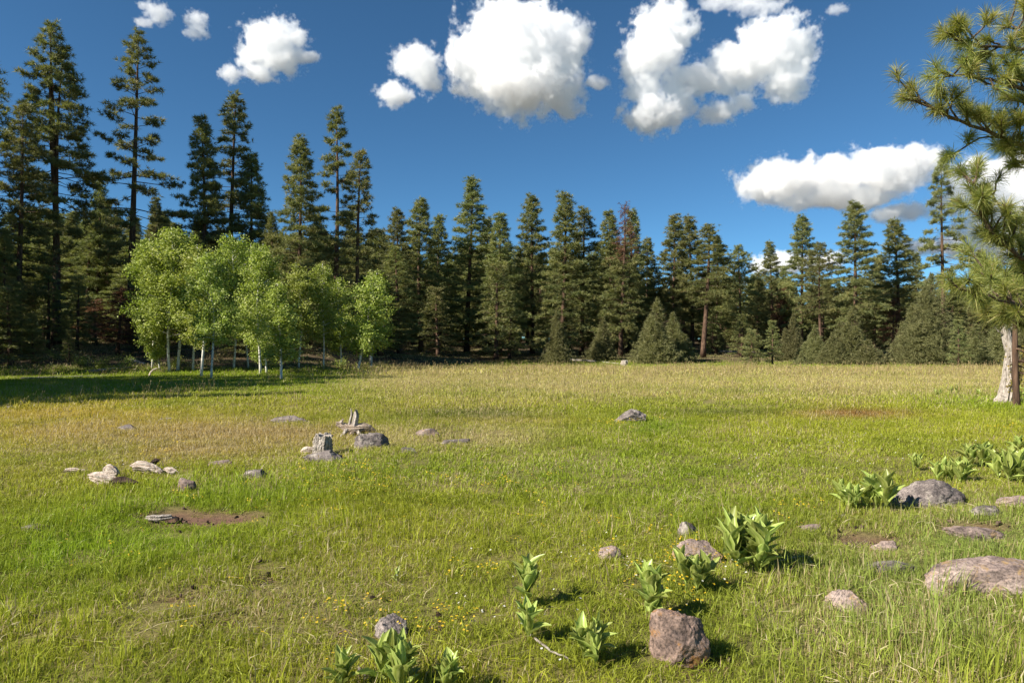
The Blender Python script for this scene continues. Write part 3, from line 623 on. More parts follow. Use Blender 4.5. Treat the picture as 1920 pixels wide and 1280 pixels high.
# ------------------------------------------------------------------ far forest: one mass
def gn_instances(o, sources, real=None):
    """instance the source meshes on this object's points by attributes variant / rot / scl"""
    col = bpy.data.collections.new(o.name+'_source')
    for k, me in enumerate(sources):
        s = bpy.data.objects.new('%s_source_%02d' % (o.name, k), me); col.objects.link(s)
    ng = bpy.data.node_groups.new(o.name+'_scatter', 'GeometryNodeTree')
    ng.interface.new_socket('Geometry', in_out='INPUT', socket_type='NodeSocketGeometry'); ng.interface.new_socket('Geometry', in_out='OUTPUT', socket_type='NodeSocketGeometry')
    gi = ng.nodes.new('NodeGroupInput'); go = ng.nodes.new('NodeGroupOutput'); L = ng.links.new
    ci = ng.nodes.new('GeometryNodeCollectionInfo'); ci.inputs['Collection'].default_value = col; ci.inputs['Separate Children'].default_value = True; ci.inputs['Reset Children'].default_value = True
    ip = ng.nodes.new('GeometryNodeInstanceOnPoints'); ip.inputs['Pick Instance'].default_value = True
    def attr(n, t):
        a = ng.nodes.new('GeometryNodeInputNamedAttribute'); a.data_type = t; a.inputs['Name'].default_value = n; return a.outputs['Attribute']
    L(gi.outputs[0], ip.inputs['Points']); L(ci.outputs[0], ip.inputs['Instance']); L(attr('variant', 'INT'), ip.inputs['Instance Index'])
    er = ng.nodes.new('FunctionNodeEulerToRotation'); L(attr('rot', 'FLOAT_VECTOR'), er.inputs[0]); L(er.outputs[0], ip.inputs['Rotation'])
    L(attr('scl', 'FLOAT_VECTOR'), ip.inputs['Scale']); L(ip.outputs[0], go.inputs[0])
    md = o.modifiers.new('scatter', 'NODES'); md.node_group = ng
def point_object(name, P, variant, rot, scl, tint=None, dry=None):
    me = bpy.data.meshes.new(name); me.vertices.add(len(P)); me.vertices.foreach_set('co', np.asarray(P, np.float32).ravel())
    a = me.attributes.new('variant', 'INT', 'POINT'); a.data.foreach_set('value', np.asarray(variant, np.int32))
    a = me.attributes.new('rot', 'FLOAT_VECTOR', 'POINT'); a.data.foreach_set('vector', np.asarray(rot, np.float32).ravel())
    a = me.attributes.new('scl', 'FLOAT_VECTOR', 'POINT'); a.data.foreach_set('vector', np.asarray(scl, np.float32).ravel())
    if tint is not None:
        a = me.attributes.new('tint', 'FLOAT_COLOR', 'POINT'); a.data.foreach_set('color', np.concatenate([tint, np.ones((len(P), 1))], 1).astype(np.float32).ravel())
        a = me.attributes.new('dry', 'FLOAT', 'POINT'); a.data.foreach_set('value', np.asarray(dry, np.float32))
    return link(name, me)
def joined(meshes, name):
    me = bpy.data.meshes.new(name); bm = bmesh.new()
    for k, m in enumerate(meshes):
        n0 = len(bm.faces); bm.from_mesh(m); bm.faces.ensure_lookup_table()
        for f in bm.faces[n0:]: f.material_index = k
    bm.to_mesh(me); bm.free()
    for m in meshes: me.materials.append(m.materials[0])
    return me
rng = np.random.default_rng(77)
fx = []; fy = []; fh = []
for k in range(5000):
    b = rng.uniform(-350, 2350)
    left = float(sst(860, 640, b))
    Y = rng.uniform(66, 150) if left > 0.5 else rng.uniform(100, 215)
    X = (b-960)/F*Y
    if any((X-x)**2+(Y-y)**2 < 2.9**2 for x, y in zip(fx, fy)): continue
    cap = 395 if b < 330 else (430 if b < 720 else (455 if b < 1200 else (505 if b < 1420 else 520)))
    top = cap+abs(rng.normal())*60
    fx.append(X); fy.append(Y); fh.append(max(6.0, EYE+(640-top)/F*Y-float(gz(X, Y))))
    if len(fx) >= 720: break
n_tall = len(fx)
for k in range(400):
    b = rng.uniform(-200, 800) if k < 330 else rng.uniform(800, 2100)
    Y = rng.uniform(47, 75) if b < 640 else rng.uniform(88, 120); X = (b-960)/F*Y
    if Y < float(edge_y(np.array(X), np.array(Y)))+7: continue
    if any((X-x)**2+(Y-y)**2 < 2.6**2 for x, y in zip(fx, fy)): continue
    fx.append(X); fy.append(Y); fh.append(rng.uniform(2.2, 6.5))
    if len(fx) >= n_tall+110: break
fx = np.array(fx); fy = np.array(fy); fh = np.array(fh)
srcs = [joined(PV[k][0], 'forest_pine') for k in ('a', 'b', 'e', 'c', 'L9', 'young', 'red')]; sh = np.array([PV[k][1] for k in ('a', 'b', 'e', 'c', 'L9', 'young', 'red')])
va = rng.integers(0, 5, len(fx)); va[n_tall:] = np.where(rng.uniform(0, 1, len(fx)-n_tall) < 0.88, 5, 6); s = fh/sh[va]
fo_o = point_object('forest', np.stack([fx, fy, gz(fx, fy)-0.05], -1), va, np.stack([0*s, 0*s, rng.uniform(0, 6.28, len(s))], -1), np.stack([np.maximum(s, 0.75)*1.3, np.maximum(s, 0.75)*1.3, s], -1))
gn_instances(fo_o, srcs); tag(fo_o, 'deep pine forest standing behind the front row of trees', 'forest', kind='stuff')

# ------------------------------------------------------------------ rocks
bm = bmesh.new(); bmesh.ops.create_icosphere(bm, subdivisions=4, radius=1.0); bm.verts.ensure_lookup_table()
ICO = np.array([v.co[:] for v in bm.verts]); ICOF = np.array([[v.index for v in f.verts] for f in bm.faces]); bm.free()
bm = bmesh.new(); bmesh.ops.create_icosphere(bm, subdivisions=6, radius=1.0); bm.verts.ensure_lookup_table()
ICO5 = np.array([v.co[:] for v in bm.verts]); ICOF5 = np.array([[v.index for v in f.verts] for f in bm.faces]); bm.free()
def rock_mesh(seed, w, d, h, mat, cuts=9, rough=0.10, big=False):
    rng = np.random.default_rng(seed); base, F_ = (ICO5, ICOF5) if big else (ICO, ICOF); P = base.copy()
    P = P*(1+(0.35 if cuts > 2 else 0.16)*fbm3(P*0.9+seed*3.1, 3, seed))[:, None]
    for k in range(cuts):
        n = unit(rng.normal(size=3)*np.array([1, 1, 0.7])+np.array([0, 0, 0.25])); c = rng.uniform(0.42, 0.80)
        e = P@n-c; P = P-np.maximum(e, 0)[:, None]*n*0.93
    nr = unit(P); q = P/np.maximum(np.abs(P).max(), 1e-6)
    P = P+nr*(rough*fbm3(q*3.0+seed, 4, seed+1)+0.05*fbm3(q*9+seed, 3, seed+2)-(0.0 if seed == 5 else 0.05)*np.maximum(0, 0.25-np.abs(fbm3(q*4+seed, 3, seed+5)))*2.0)[:, None]
    if big: P = P+nr*(0.018*fbm3(q*26+seed, 2, seed+3))[:, None]
    ext = (P.max(0)-P.min(0)); mid = (P.max(0)+P.min(0))/2; P[:, :2] -= mid[:2]
    P[:, 2] -= P[:, 2].min(); P[:, 2] = (P[:, 2]/P[:, 2].max()-0.34)/0.66
    P = P*np.array([w/ext[0], d/ext[1], h])
    return MB().add(P, F_).mesh('rock', M[mat], True)
ROCKS = [ # px, py of the base, width px, height px, material, seed, label
 (1276, 1248, 108, 118, 'rock_rust', 1, 'tall rust-stained boulder standing in grass at the bottom, right of centre'),
 (1307, 1056, 92, 52, 'rock_pink', 2, 'smooth pinkish dome boulder left of the largest corn lily'),
 (1292, 1008, 42, 38, 'rock_grey', 3, 'pointed grey rock just behind the pinkish dome boulder'),
 (1147, 1050, 50, 32, 'rock_pink', 4, 'pale rounded rock with a rusty cap in open grass'),
 (1852, 1120, 212, 82, 'rock_pink', 5, 'largest pale pitted boulder at the right picture edge'),
 (1748, 950, 134, 60, 'rock_grey', 6, 'wide dark dome boulder with corn lilies around it'),
 (1598, 1152, 82, 52, 'rock_pink', 7, 'blocky rock sunk in tall grass left of the largest pale boulder'),
 (1835, 1010, 100, 30, 'rock_pink', 8, 'low pinkish slab below the wide dark dome boulder'),
 (1856, 966, 66, 22, 'rock_grey', 9, 'small lichen-grey rock right below the wide dark dome boulder'),
 (1908, 948, 66, 26, 'rock_pink', 10, 'reddish low rock at the right edge beside the lichen-grey one'),
 (1662, 1030, 52, 24, 'rock_pink', 11, 'small pink rock by reddish leaf litter'),
 (1520, 996, 48, 20, 'rock_pink', 12, 'flat brown rock right of the largest corn lily'),
 (1690, 1070, 120, 22, 'rock_grey', 13, 'long flat grey rock nearly buried left of the largest pale boulder'),
 (733, 1200, 66, 52, 'rock_grey', 14, 'dark grey rock just behind the bottom corn lily'),
 (683, 1275, 40, 32, 'rock_grey', 15, 'small grey rock at the bottom edge left of the bottom corn lily'),
 (695, 842, 70, 36, 'rock_grey', 16, 'thick dark boulder in front of the uprooted stump'),
 (612, 866, 92, 26, 'rock_grey', 17, 'long flat rock in front of the fluted stump'),
 (765, 849, 40, 14, 'rock_grey', 18, 'small dark rock right of the thick boulder'),
 (800, 819, 46, 20, 'rock_pink', 19, 'rounded rock in dry grass right of the uprooted stump'),
 (855, 832, 54, 14, 'rock_grey', 20, 'flat pale rock in dry grass, farthest right of the stump group'),
 (1180, 792, 62, 30, 'rock_grey', 21, 'lone hump-shaped boulder in the open middle of the meadow'),
 (545, 792, 80, 16, 'rock_grey', 22, 'long low dark rock behind the stump group'),
 (236, 806, 48, 14, 'rock_grey', 23, 'oval flat dark rock alone in ochre grass at left'),
 (308, 788, 26, 8, 'rock_grey', 24, 'tiny flat rock right of the oval one in ochre grass'),
 (115, 788, 20, 7, 'rock_grey', 25, 'tiny flat rock left of the oval one in ochre grass'),
 (15, 766, 30, 8, 'rock_grey', 26, 'flat rock at the left picture edge near the shade'),
 (480, 896, 50, 24, 'rock_grey', 27, 'blackish rock in lush grass right of the broken logs'),
 (415, 873, 44, 14, 'rock_pink', 28, 'low brown rock above the blackish rock'),
 (348, 922, 42, 34, 'rock_pink', 29, 'tilted brown rock between broken logs and bare soil'),
 (60, 995, 62, 16, 'rock_grey', 30, 'flat lichen-grey rock in lush grass near the left edge'),
 (1581, 970, 18, 14, 'rock_grey', 31, 'tiny purple-grey stone at the foot of a corn lily'),
 (886, 1170, 28, 9, 'rock_pink', 32, 'small tan stone in short grass near the bottom centre')]
EXCL = []
for (px, py, w, h, mat, sd_, lab) in ROCKS:
    c = at(px, py-h*0.05); k = c[1]/F
    W_, H_ = w*k*1.0, h*k*0.90
    D_ = max(W_*0.62, 0.1)
    rng_ = np.random.default_rng(sd_)
    me = rock_mesh(sd_, W_, D_, H_, mat, cuts={2: 3, 4: 3, 5: 2, 6: 2, 8: 4, 10: 3, 19: 3}.get(sd_, 8), rough=0.10 if w < 150 else 0.06, big=w > 60)
    o = tag(link('boulder' if w > 60 else 'rock', me, None, (c[0], c[1]+D_*0.12, c[2]-0.02-H_*0.06)), lab, 'rock', 'rocks in the meadow')
    EXCL.append((c[0], c[1]+D_*0.16, W_*0.38, D_*0.33))

# ------------------------------------------------------------------ old wood
def log_mesh(path, rad, mat, seed, sides=26, flute=0.22, jag0=0.0, jag1=0.0, squash=1.0, fq=4.5):
    path = np.asarray(path, float); m0 = len(path)
    if m0 < 12:
        a_, b_ = np.linspace(0, 1, m0), np.linspace(0, 1, 16); rad = np.interp(b_, a_, np.asarray(rad, float)); path = np.stack([np.interp(b_, a_, path[:, i]) for i in range(3)], -1)
        for _ in range(2): path[1:-1] = (path[:-2]+2*path[1:-1]+path[2:])/4; rad[1:-1] = (rad[:-2]+2*rad[1:-1]+rad[2:])/4
    rng = np.random.default_rng(seed); n = len(path); th = np.arange(sides)*2*pi/sides
    fl = 1+flute*fbm3(np.stack([np.cos(th)*fq, np.sin(th)*fq, th*0+seed], -1), 3, seed)*1.7
    R = np.asarray(rad)[:, None]*fl[None, :]*(1+0.03*rng.normal(size=(n, sides)))
    sg = np.linspace(0, 4, n); tw = th[None, :]+0.25*sg[:, None]; R *= 1+0.26*fbm3(np.stack([np.cos(tw)*1.6, np.sin(tw)*1.6, sg[:, None]+0*tw+seed], -1), 3, seed+9)
    R *= np.sqrt(np.cos(th)**2+(squash*np.sin(th))**2)[None, :]
    J = np.zeros((n, sides)); j0 = rng.uniform(-1, 1, sides); j1 = rng.uniform(-1, 1, sides)
    j1 = j1+np.roll(j1, 1); j0 = j0+np.roll(j0, 1)
    J[0] = j0*jag0; J[-1] = j1*jag1; J[-2] = j1*jag1*0.7; J[1] = j0*jag0*0.7; J[-3] = j1*jag1*0.4; J[2] = j0*jag0*0.4
    return MB().add(*tube(path, R, sides, True, J)).mesh('old_wood', M[mat], False)
def local(pts, c): return np.asarray(pts, float)-c
c = at(603, 853); k = c[1]/F
st = thing('tree_stump', 'upright fluted grey stump with a jagged top behind a long flat rock', 'stump', c)
zs = np.linspace(-0.05, 38*k, 8)[:, None]
link('trunk', log_mesh(np.array([[0.0, 0, 0]])*1+zs*np.array([[0.12, 0, 1.0]]), np.linspace(17, 14, 8)*k, 'grey_wood', 3, 60, 0.22, 0, 2.2*k, fq=8.0), st)
link('root', log_mesh(np.array([[0.02, -0.03, 0.05], [-0.10, -0.08, 0.03], [-0.2, -0.12, -0.03]]), np.array([0.05, 0.035, 0.01]), 'grey_wood', 4, 14, 0.2), st)
c = at(577, 852); k = c[1]/F
tag(link('wood_chunk', log_mesh(np.array([[-12*k, 0, 3*k], [-3*k, 0, 8*k], [6*k, 0.02, 7*k], [12*k, 0.03, 2*k]]), np.array([5, 8.5, 8, 4])*k, 'pale_wood', 5, 16, 0.3, 0.01, 0.01), None, c), 'pale chunk of wood leaning on the left of the fluted stump', 'wood')
c = at(664, 816); k = c[1]/F
st = thing('uprooted_stump', 'uprooted weathered stump with two upright prongs behind the thick dark boulder', 'stump', c)
def q3(l): return np.array([[x*k, yy*k, z*k] for x, yy, z in l])
link('trunk', log_mesh(q3([(-33, 0, 22), (-24, 2, 19), (-10, 0, 12), (6, 0, 12), (22, 3, 15), (36, 6, 7)]), np.array([3.5, 5.5, 8, 8.5, 7, 3])*k, 'lying_wood', 7, 30, 0.26, 0.02, 0.03), st)
link('prong', log_mesh(q3([(0, 0, 10), (2, 0, 24), (5, 1, 38), (3, 1, 46)]), np.array([6.5, 5.2, 4.5, 3])*k, 'grey_wood', 8, 16, 0.4, 0, 0.03), st)
link('prong', log_mesh(q3([(-10, 2, 14), (-8, 2, 28), (-5, 3, 38), (-6, 3, 48)]), np.array([3.6, 2.6, 2.2, 1.3])*k, 'grey_wood', 9, 12, 0.3, 0, 0.02), st)
link('root', log_mesh(q3([(0, -2, 10), (-3, -6, 3), (-2, -8, -5)]), np.array([5, 4, 2.5])*k, 'lying_wood', 13, 12, 0.3), st)
link('root', log_mesh(q3([(-20, 0, 16), (-24, -2, 25), (-20, -2, 31)]), np.array([3.6, 3.4, 1.5])*k, 'pale_wood', 10, 12, 0.3), st)
link('root', log_mesh(q3([(-12, -3, 12), (-16, -8, 5), (-24, -12, -4)]), np.array([4.5, 3.2, 1.8])*k, 'grey_wood', 11, 12, 0.3), st)
link('root', log_mesh(q3([(8, -2, 10), (12, -8, 4), (20, -12, -4)]), np.array([5, 3.8, 2])*k, 'grey_wood', 12, 12, 0.3), st)
for (pts, rad, mat, sd_, px, py, lab) in [
  ([(-30, 4, 14), (-14, 2, 13), (4, 0, 9), (22, -4, 4), (36, -6, 1)], [6, 11, 12, 10, 5], 'pale_wood', 21, 198, 908, 'bleached broken log, leftmost thick piece of the pile'),
  ([(-12, 10, 8), (-4, 6, 20), (6, 2, 17), (16, 0, 10)], [5, 8, 8, 5], 'pale_wood', 22, 204, 900, 'short bleached chunk propped on the leftmost thick log'),
  ([(-26, 2, 3), (-10, 0, 8), (8, 0, 9), (26, -2, 6)], [5, 9, 8, 3], 'rot_wood', 23, 232, 912, 'black rotten wood right of the leftmost thick log'),
  ([(-30, 4, 12), (-14, 2, 16), (4, 0, 12), (20, -2, 6), (30, -3, 2)], [6, 9, 9, 7, 4], 'pale_wood', 24, 277, 889, 'bleached broken log in the middle of the pile, rounded end up'),
  ([(-8, 3, 6), (0, 2, 14), (8, 0, 15)], [6, 5, 2], 'rot_wood', 25, 290, 878, 'dark wedge of wood behind the middle bleached log'),
  ([(-10, 3, 10), (0, 1, 8), (12, -1, 3)], [4, 6, 4], 'pale_wood', 26, 320, 890, 'small bleached chunk, rightmost of the log pile'),
  ([(-22, 2, 3), (-8, 0, 5), (6, 1, 3), (22, 0, 3)], [3, 4, 3.5, 2], 'pale_wood', 27, 143, 886, 'thin bleached stick lying left of the log pile')]:
    c = at(px, py); k = c[1]/F
    tag(link('broken_log', log_mesh(q3(pts), np.array(rad)*k, mat, sd_, 20, 0.4, 0.02, 0.02), None, c), lab, 'log', 'broken logs in the meadow')
# fallen grey logs and the plank by the soil patch
c = at(295, 974); k = c[1]/F
tag(link('broken_log', log_mesh(q3([(-24, 4, 3), (0, 0, 3), (26, 4, 5)]), np.array([3, 6, 4])*k, 'grey_wood', 31, 14, 0.3, 0.01, 0.02), None, c), 'grey splintered slab at the left end of the bare soil', 'log')
for (x0, y0, x1, y1, r, mat, lab) in [(40, 712, 200, 706, 0.07, 'grey_wood', 'long thin grey fallen trunk lying in the shaded grass at left'),
  (160, 700, 250, 690, 0.10, 'grey_wood', 'grey fallen log at the shaded left forest edge'), (245, 676, 272, 684, 0.10, 'pale_wood', 'short pale log lying on the dark forest floor left of the aspens'),
  (253, 694, 268, 699, 0.05, 'pale_wood', 'little pale stick left of the aspen trunks'), (1068, 676, 1118, 679, 0.16, 'grey_wood', 'grey log lying behind the large dark juniper'),
  (1130, 680, 1160, 683, 0.12, 'grey_wood', 'short log left of the brown-topped pine trunk'), (1350, 660, 1420, 662, 0.16, 'pale_wood', 'pale log on the forest floor behind the dark young pine')]:
    a, b = at(x0, y0), at(x1, y1); t = np.linspace(0, 1, 7)[:, None]; P = a+(b-a)*t; P[:, 2] = gz(P[:, 0], P[:, 1])+r*0.6
    m_ = P.mean(0); tag(link('fallen_log', log_mesh(P-m_, np.linspace(r, r*0.55, 7), mat, int(x0), 12, 0.2, 0.05, 0.05), None, m_), lab, 'log')
c = at(283, 706); tag(link('dead_branch', log_mesh(np.array([[-0.1, 0, 0], [-0.02, 0, 0.22], [0.12, 0, 0.36], [0.3, 0, 0.42]]), np.array([0.05, 0.04, 0.03, 0.02]), 'pale_wood', 41, 10, 0.2), None, c), 'curved bleached branch sticking up left of the aspen trunks', 'branch')
c = at(1170, 686); zs = np.linspace(-0.1, 0.55, 6)[:, None]
tag(link('tree_stump', log_mesh(zs*np.array([[0.05, 0, 1]]), np.linspace(0.34, 0.28, 6), 'grey_wood', 44, 20, 0.25, 0, 0.04), None, c), 'small dark stump at the meadow edge below the brown-topped pine', 'stump')

# grey snag and its neighbours at right
c = at(1884, 756); k = c[1]/F
st = thing('dead_snag', 'pale grey leaning dead snag with a forked top at right', 'snag', c)
link('trunk', log_mesh(q3([(-8, 0, -4), (0, 0, 8), (8, 0, 45), (14, 2, 85), (12, 2, 110)]), np.array([14, 12, 11, 10, 7.5])*k, 'grey_wood', 51, 24, 0.25), st)
link('fork', log_mesh(q3([(12, 2, 100), (4, 2, 125), (0, 3, 150), (-6, 3, 172)]), np.array([9, 7.5, 6, 2.5])*k, 'grey_wood', 52, 16, 0.2, 0, 0.05), st)
link('fork', log_mesh(q3([(13, 2, 85), (17, 4, 110), (20, 5, 135), (19, 5, 150)]), np.array([9, 6, 4.5, 2.5])*k, 'grey_wood', 53, 14, 0.2, 0, 0.05), st)
link('branch', log_mesh(q3([(1, 2, 140), (-8, 2, 150), (-18, 0, 158)]), np.array([2.6, 2, 0.8])*k, 'grey_wood', 54, 8, 0.1), st)
link('branch', log_mesh(q3([(2, 2, 128), (-10, 0, 133), (-20, -2, 142)]), np.array([2.2, 1.6, 0.7])*k, 'grey_wood', 55, 8, 0.1), st)
c = at(1907, 762); rng = np.random.default_rng(9)
PV['thin'] = pine(301, 4.6, 1.0, 0.55, 26, 5, 4, L=0.22, K=12, width=0.012, r0=0.06, dead=9, needle='needle_near', bend=0.12)
plant_tree('young_pine', 'thin brown-barked pine standing right beside the grey snag', 'pine tree', c[0], c[1], PV['thin'], 4.6, 0.5)
def leafy(seed, H, R, n, size, mat):
    rng = np.random.default_rng(seed); cr = MB(); wd = MB()
    for kk in range(12):
        g = rng.uniform(0, 6.28); t = np.linspace(0, 1, 5)[:, None]
        b = np.array([math.cos(g), math.sin(g), 0])*R*rng.uniform(0.3, 1)*t**1.3+np.array([0, 0, 1])*H*rng.uniform(0.6, 1)*t
        wd.add(*tube(b, np.linspace(0.014, 0.003, 5), 4, cap=False)); m = n//12
        f = rng.uniform(0.3, 1.0, m); P = np.stack([np.interp(f, t[:, 0], b[:, a]) for a in range(3)], -1)+rng.normal(size=(m, 3))*0.10
        leaves(cr, P, size, rng, rng.uniform(0, 1, m))
    return [wd.mesh('shrub_stems', M['twig'], True), cr.mesh('shrub_leaves', M[mat])], H
c = at(1893, 757); plant_tree('leafy_shrub', 'yellow-green leafy shrub growing up between the snag and the thin pine', 'shrub', c[0]+0.02, c[1]-0.15, leafy(5, 1.6, 0.35, 420, 0.05, 'yellow_leaf'), 1.55, parts=('stems', 'leaves'))
c = at(1735, 668); plant_tree('leafy_shrub', 'yellowish shrub at the foot of the biggest round juniper', 'shrub', c[0], 66, leafy(6, 2.2, 1.0, 500, 0.14, 'yellow_leaf'), 2.3, parts=('stems', 'leaves'))
for kk, (px, py, w) in enumerate([(150, 688, 1.2), (190, 692, 0.9), (235, 690, 1.0), (110, 676, 1.4), (330, 690, 0.9), (510, 694, 1.0), (640, 690, 1.1)]):
    c = at(px, py); plant_tree('leafy_shrub', ['low shrub in deep shade under the sapling at left', 'second low shrub right of the sapling at left', 'low shrub left of the short pale log', 'wide low shrub under the tallest left pine', 'small shrub behind the leftmost white trunks', 'small shrub right of the double-trunked aspen', 'small shrub left of the right aspen pair'][kk], 'shrub', c[0], c[1], leafy(20+kk, 0.8, 0.7*w, 500, 0.06, 'aspen_leaf'), 0.75, parts=('stems', 'leaves'))

# ------------------------------------------------------------------ near pine at right: trunk just outside the frame, boughs reaching in
rng = np.random.default_rng(4242)
NT = np.array([8.6, 8.9, 0.0]); NT[2] = gz(NT[0], NT[1])
npine = thing('near_pine', 'near pine with long-needled boughs reaching in from the right picture edge', 'pine tree', NT)
wood = MB(); zs = np.linspace(-0.3, 11, 16)
wood.add(*tube(np.stack([0.1*np.sin(zs*0.5), 0.08*np.cos(zs*0.4), zs], -1), 0.24*(1-zs/12)**0.9+0.02, 14))
link('trunk', wood.mesh('near_trunk', M['bark'], True), npine)
def bough(pts, r0, ntw, twl, tuft_L=0.20, nn=135, bare=0.3, seed=0):
    """pts: world polyline from the trunk outward"""
    rng = np.random.default_rng(1000+seed)
    P = np.asarray(pts)-NT; s = np.concatenate([[0], np.cumsum(np.linalg.norm(np.diff(P, axis=0), axis=1))]); s /= s[-1]
    t = np.linspace(0, 1, 22); B = np.stack([np.interp(t, s, P[:, a]) for a in range(3)], -1)
    for _ in range(2): B[1:-1] = (B[:-2]+2*B[1:-1]+B[2:])/4
    B[1:-1] += rng.normal(size=(20, 3))*0.012
    w = MB(); nd = MB()
    w.add(*tube(B, np.linspace(r0, 0.009, 22), 8)); ends = [(B[-1], unit(B[-1]-B[-3]))]
    ntw = int(ntw*(1.4 if seed < 7 else 1.2))
    for kk in range(ntw):
        f = bare+(1-bare)*(kk+rng.uniform(0, 1))/ntw; i = min(20, int(f*21)); o = B[i]; tg = unit(B[i+1]-B[i])
        d = unit(tg*0.75+unit(rng.normal(size=3)*np.array([1, 1, 0.8]))*0.85+np.array([0, 0, 0.30])); ln = twl*rng.uniform(0.5, 1.2)*(1.15-0.4*f)
        tt = np.linspace(0, 1, 6)[:, None]; b = o+d*ln*tt+np.array([0, 0, 1])*0.22*ln*tt**2+np.cumsum(rng.normal(size=(6, 3))*0.012, 0)
        w.add(*tube(b, np.linspace(0.013, 0.007, 6), 5)); ends.append((b[-1], unit(b[-1]-b[-2])))
        if rng.uniform() < 0.6:
            d2 = unit(d+rng.normal(size=3)*0.7+np.array([0, 0, 0.3])); e = b[3]+d2*ln*0.45; w.add(*tube(np.stack([b[3], (b[3]+e)/2+0.01, e]), [0.009, 0.007, 0.006], 5)); ends.append((e, d2))
    E = np.array([e[0] for e in ends]); D = np.array([e[1] for e in ends])
    for o, d in zip(E, D):
        base = o-d*rng.uniform(0, 0.14, nn)[:, None]
        r = unit(rng.normal(size=(nn, 3))); dd = unit(d*rng.uniform(0.35, 1.1, nn)[:, None]+r*0.8); ln = tuft_L*rng.uniform(0.7, 1.1, nn)[:, None]
        side = unit(np.cross(dd, rng.normal(size=(nn, 3))))*0.0021; sag = np.array([0, 0, -1])*ln*0.13
        m_ = base+dd*ln*0.55; tip = base+dd*ln+sag
        v = np.stack([base-side, base+side, m_+side, m_-side, tip], 1).reshape(-1, 3); b = np.arange(nn)[:, None]*5
        tr = np.concatenate([b+np.array([[0, 1, 2]]), b+np.array([[0, 2, 3]]), b+np.array([[3, 2, 4]])])
        nd.add(v, tr, np.repeat(np.clip(rng.normal(0.5, 0.12)+rng.normal(size=nn)*0.22, 0, 1), 5))
        w.add(*tube(np.stack([o-d*0.02, o+d*0.035]), [0.008, 0.005], 5))
    bo = link('bough', w.mesh('bough_wood', M['twig'], True), npine)
    link('needles', nd.mesh('bough_needles', M['needle_near']), bo)
def tp(z): return NT+np.array([0.1*math.sin(z*0.5), 0.08*math.cos(z*0.4), z])
BOUGHS = [
 (5.4, [(1985, 118, 8.6), (1920, 92, 8.4), (1872, 88, 8.3), (1844, 90, 8.2), (1803, 78, 8.1), (1776, 62, 8.0)], 0.040, 15, 0.42, 0.42),
 (5.0, [(1985, 190, 8.5), (1925, 168, 8.3), (1881, 160, 8.2), (1844, 147, 8.1), (1812, 140, 8.0), (1765, 135, 7.9)], 0.036, 16, 0.42, 0.42),
 (4.1, [(1985, 300, 8.6), (1920, 275, 8.5), (1897, 262, 8.4), (1850, 248, 8.4), (1803, 226, 8.3), (1762, 212, 8.3), (1725, 190, 8.2), (1692, 183, 8.2)], 0.048, 22, 0.42, 0.30),
 (4.3, [(1960, 280, 8.8), (1900, 268, 8.7), (1850, 250, 8.6), (1800, 280, 8.5), (1778, 295, 8.5)], 0.022, 4, 0.25, 0.6),
 (3.6, [(1975, 330, 9.2), (1925, 310, 9.1), (1890, 290, 9.0), (1865, 222, 8.9), (1846, 208, 8.9)], 0.030, 8, 0.32, 0.5),
 (1.9, [(2040, 540, 8.6), (1965, 505, 8.3), (1920, 483, 8.1), (1890, 464, 8.0), (1866, 446, 8.0), (1847, 417, 7.9), (1831, 380, 7.9), (1826, 340, 7.9), (1833, 312, 7.9)], 0.055, 30, 0.34, 0.42),
 (2.2, [(1990, 455, 9.2), (1920, 427, 9.1), (1894, 408, 9.0), (1869, 380, 9.0), (1847, 347, 9.0)], 0.030, 5, 0.22, 0.5),
 (1.5, [(2010, 610, 8.4), (1940, 585, 8.0), (1912, 574, 7.8), (1872, 561, 7.6), (1831, 552, 7.5), (1795, 546, 7.4), (1775, 520, 7.4)], 0.040, 26, 0.40, 0.25),
 (1.7, [(2010, 560, 9.0), (1940, 545, 8.9), (1900, 530, 8.8), (1860, 520, 8.7), (1830, 505, 8.7)], 0.034, 18, 0.40, 0.3),
 (1.3, [(2010, 620, 9.2), (1950, 610, 9.0), (1910, 600, 8.8), (1875, 600, 8.7), (1850, 595, 8.7)], 0.030, 13, 0.34, 0.35),
 (6.2, [(2010, 60, 8.8), (1950, 45, 8.7), (1905, 55, 8.6), (1880, 50, 8.5)], 0.034, 10, 0.40, 0.4),
 (4.7, [(2000, 215, 9.0), (1945, 200, 8.9), (1900, 190, 8.8), (1885, 180, 8.8)], 0.030, 9, 0.36, 0.4)]
for kk, (zt, pl, r0, ntw, twl, bare) in enumerate(BOUGHS):
    bough([tp(zt)]+[ray(*p) for p in pl], r0, ntw, twl, bare=bare, seed=kk)
for kk in range(14):                                       # boughs on the other sides of the trunk
    g = rng.uniform(-1.9, 1.7); z = rng.uniform(2.5, 10); ln = (11.5-z)*0.27+0.5
    o = tp(z); d = np.array([math.cos(g), math.sin(g), 0.15]); bough([o, o+d*ln*0.5, o+d*ln+np.array([0, 0, 0.25])], 0.035, 10, 0.4, seed=50+kk, nn=60)

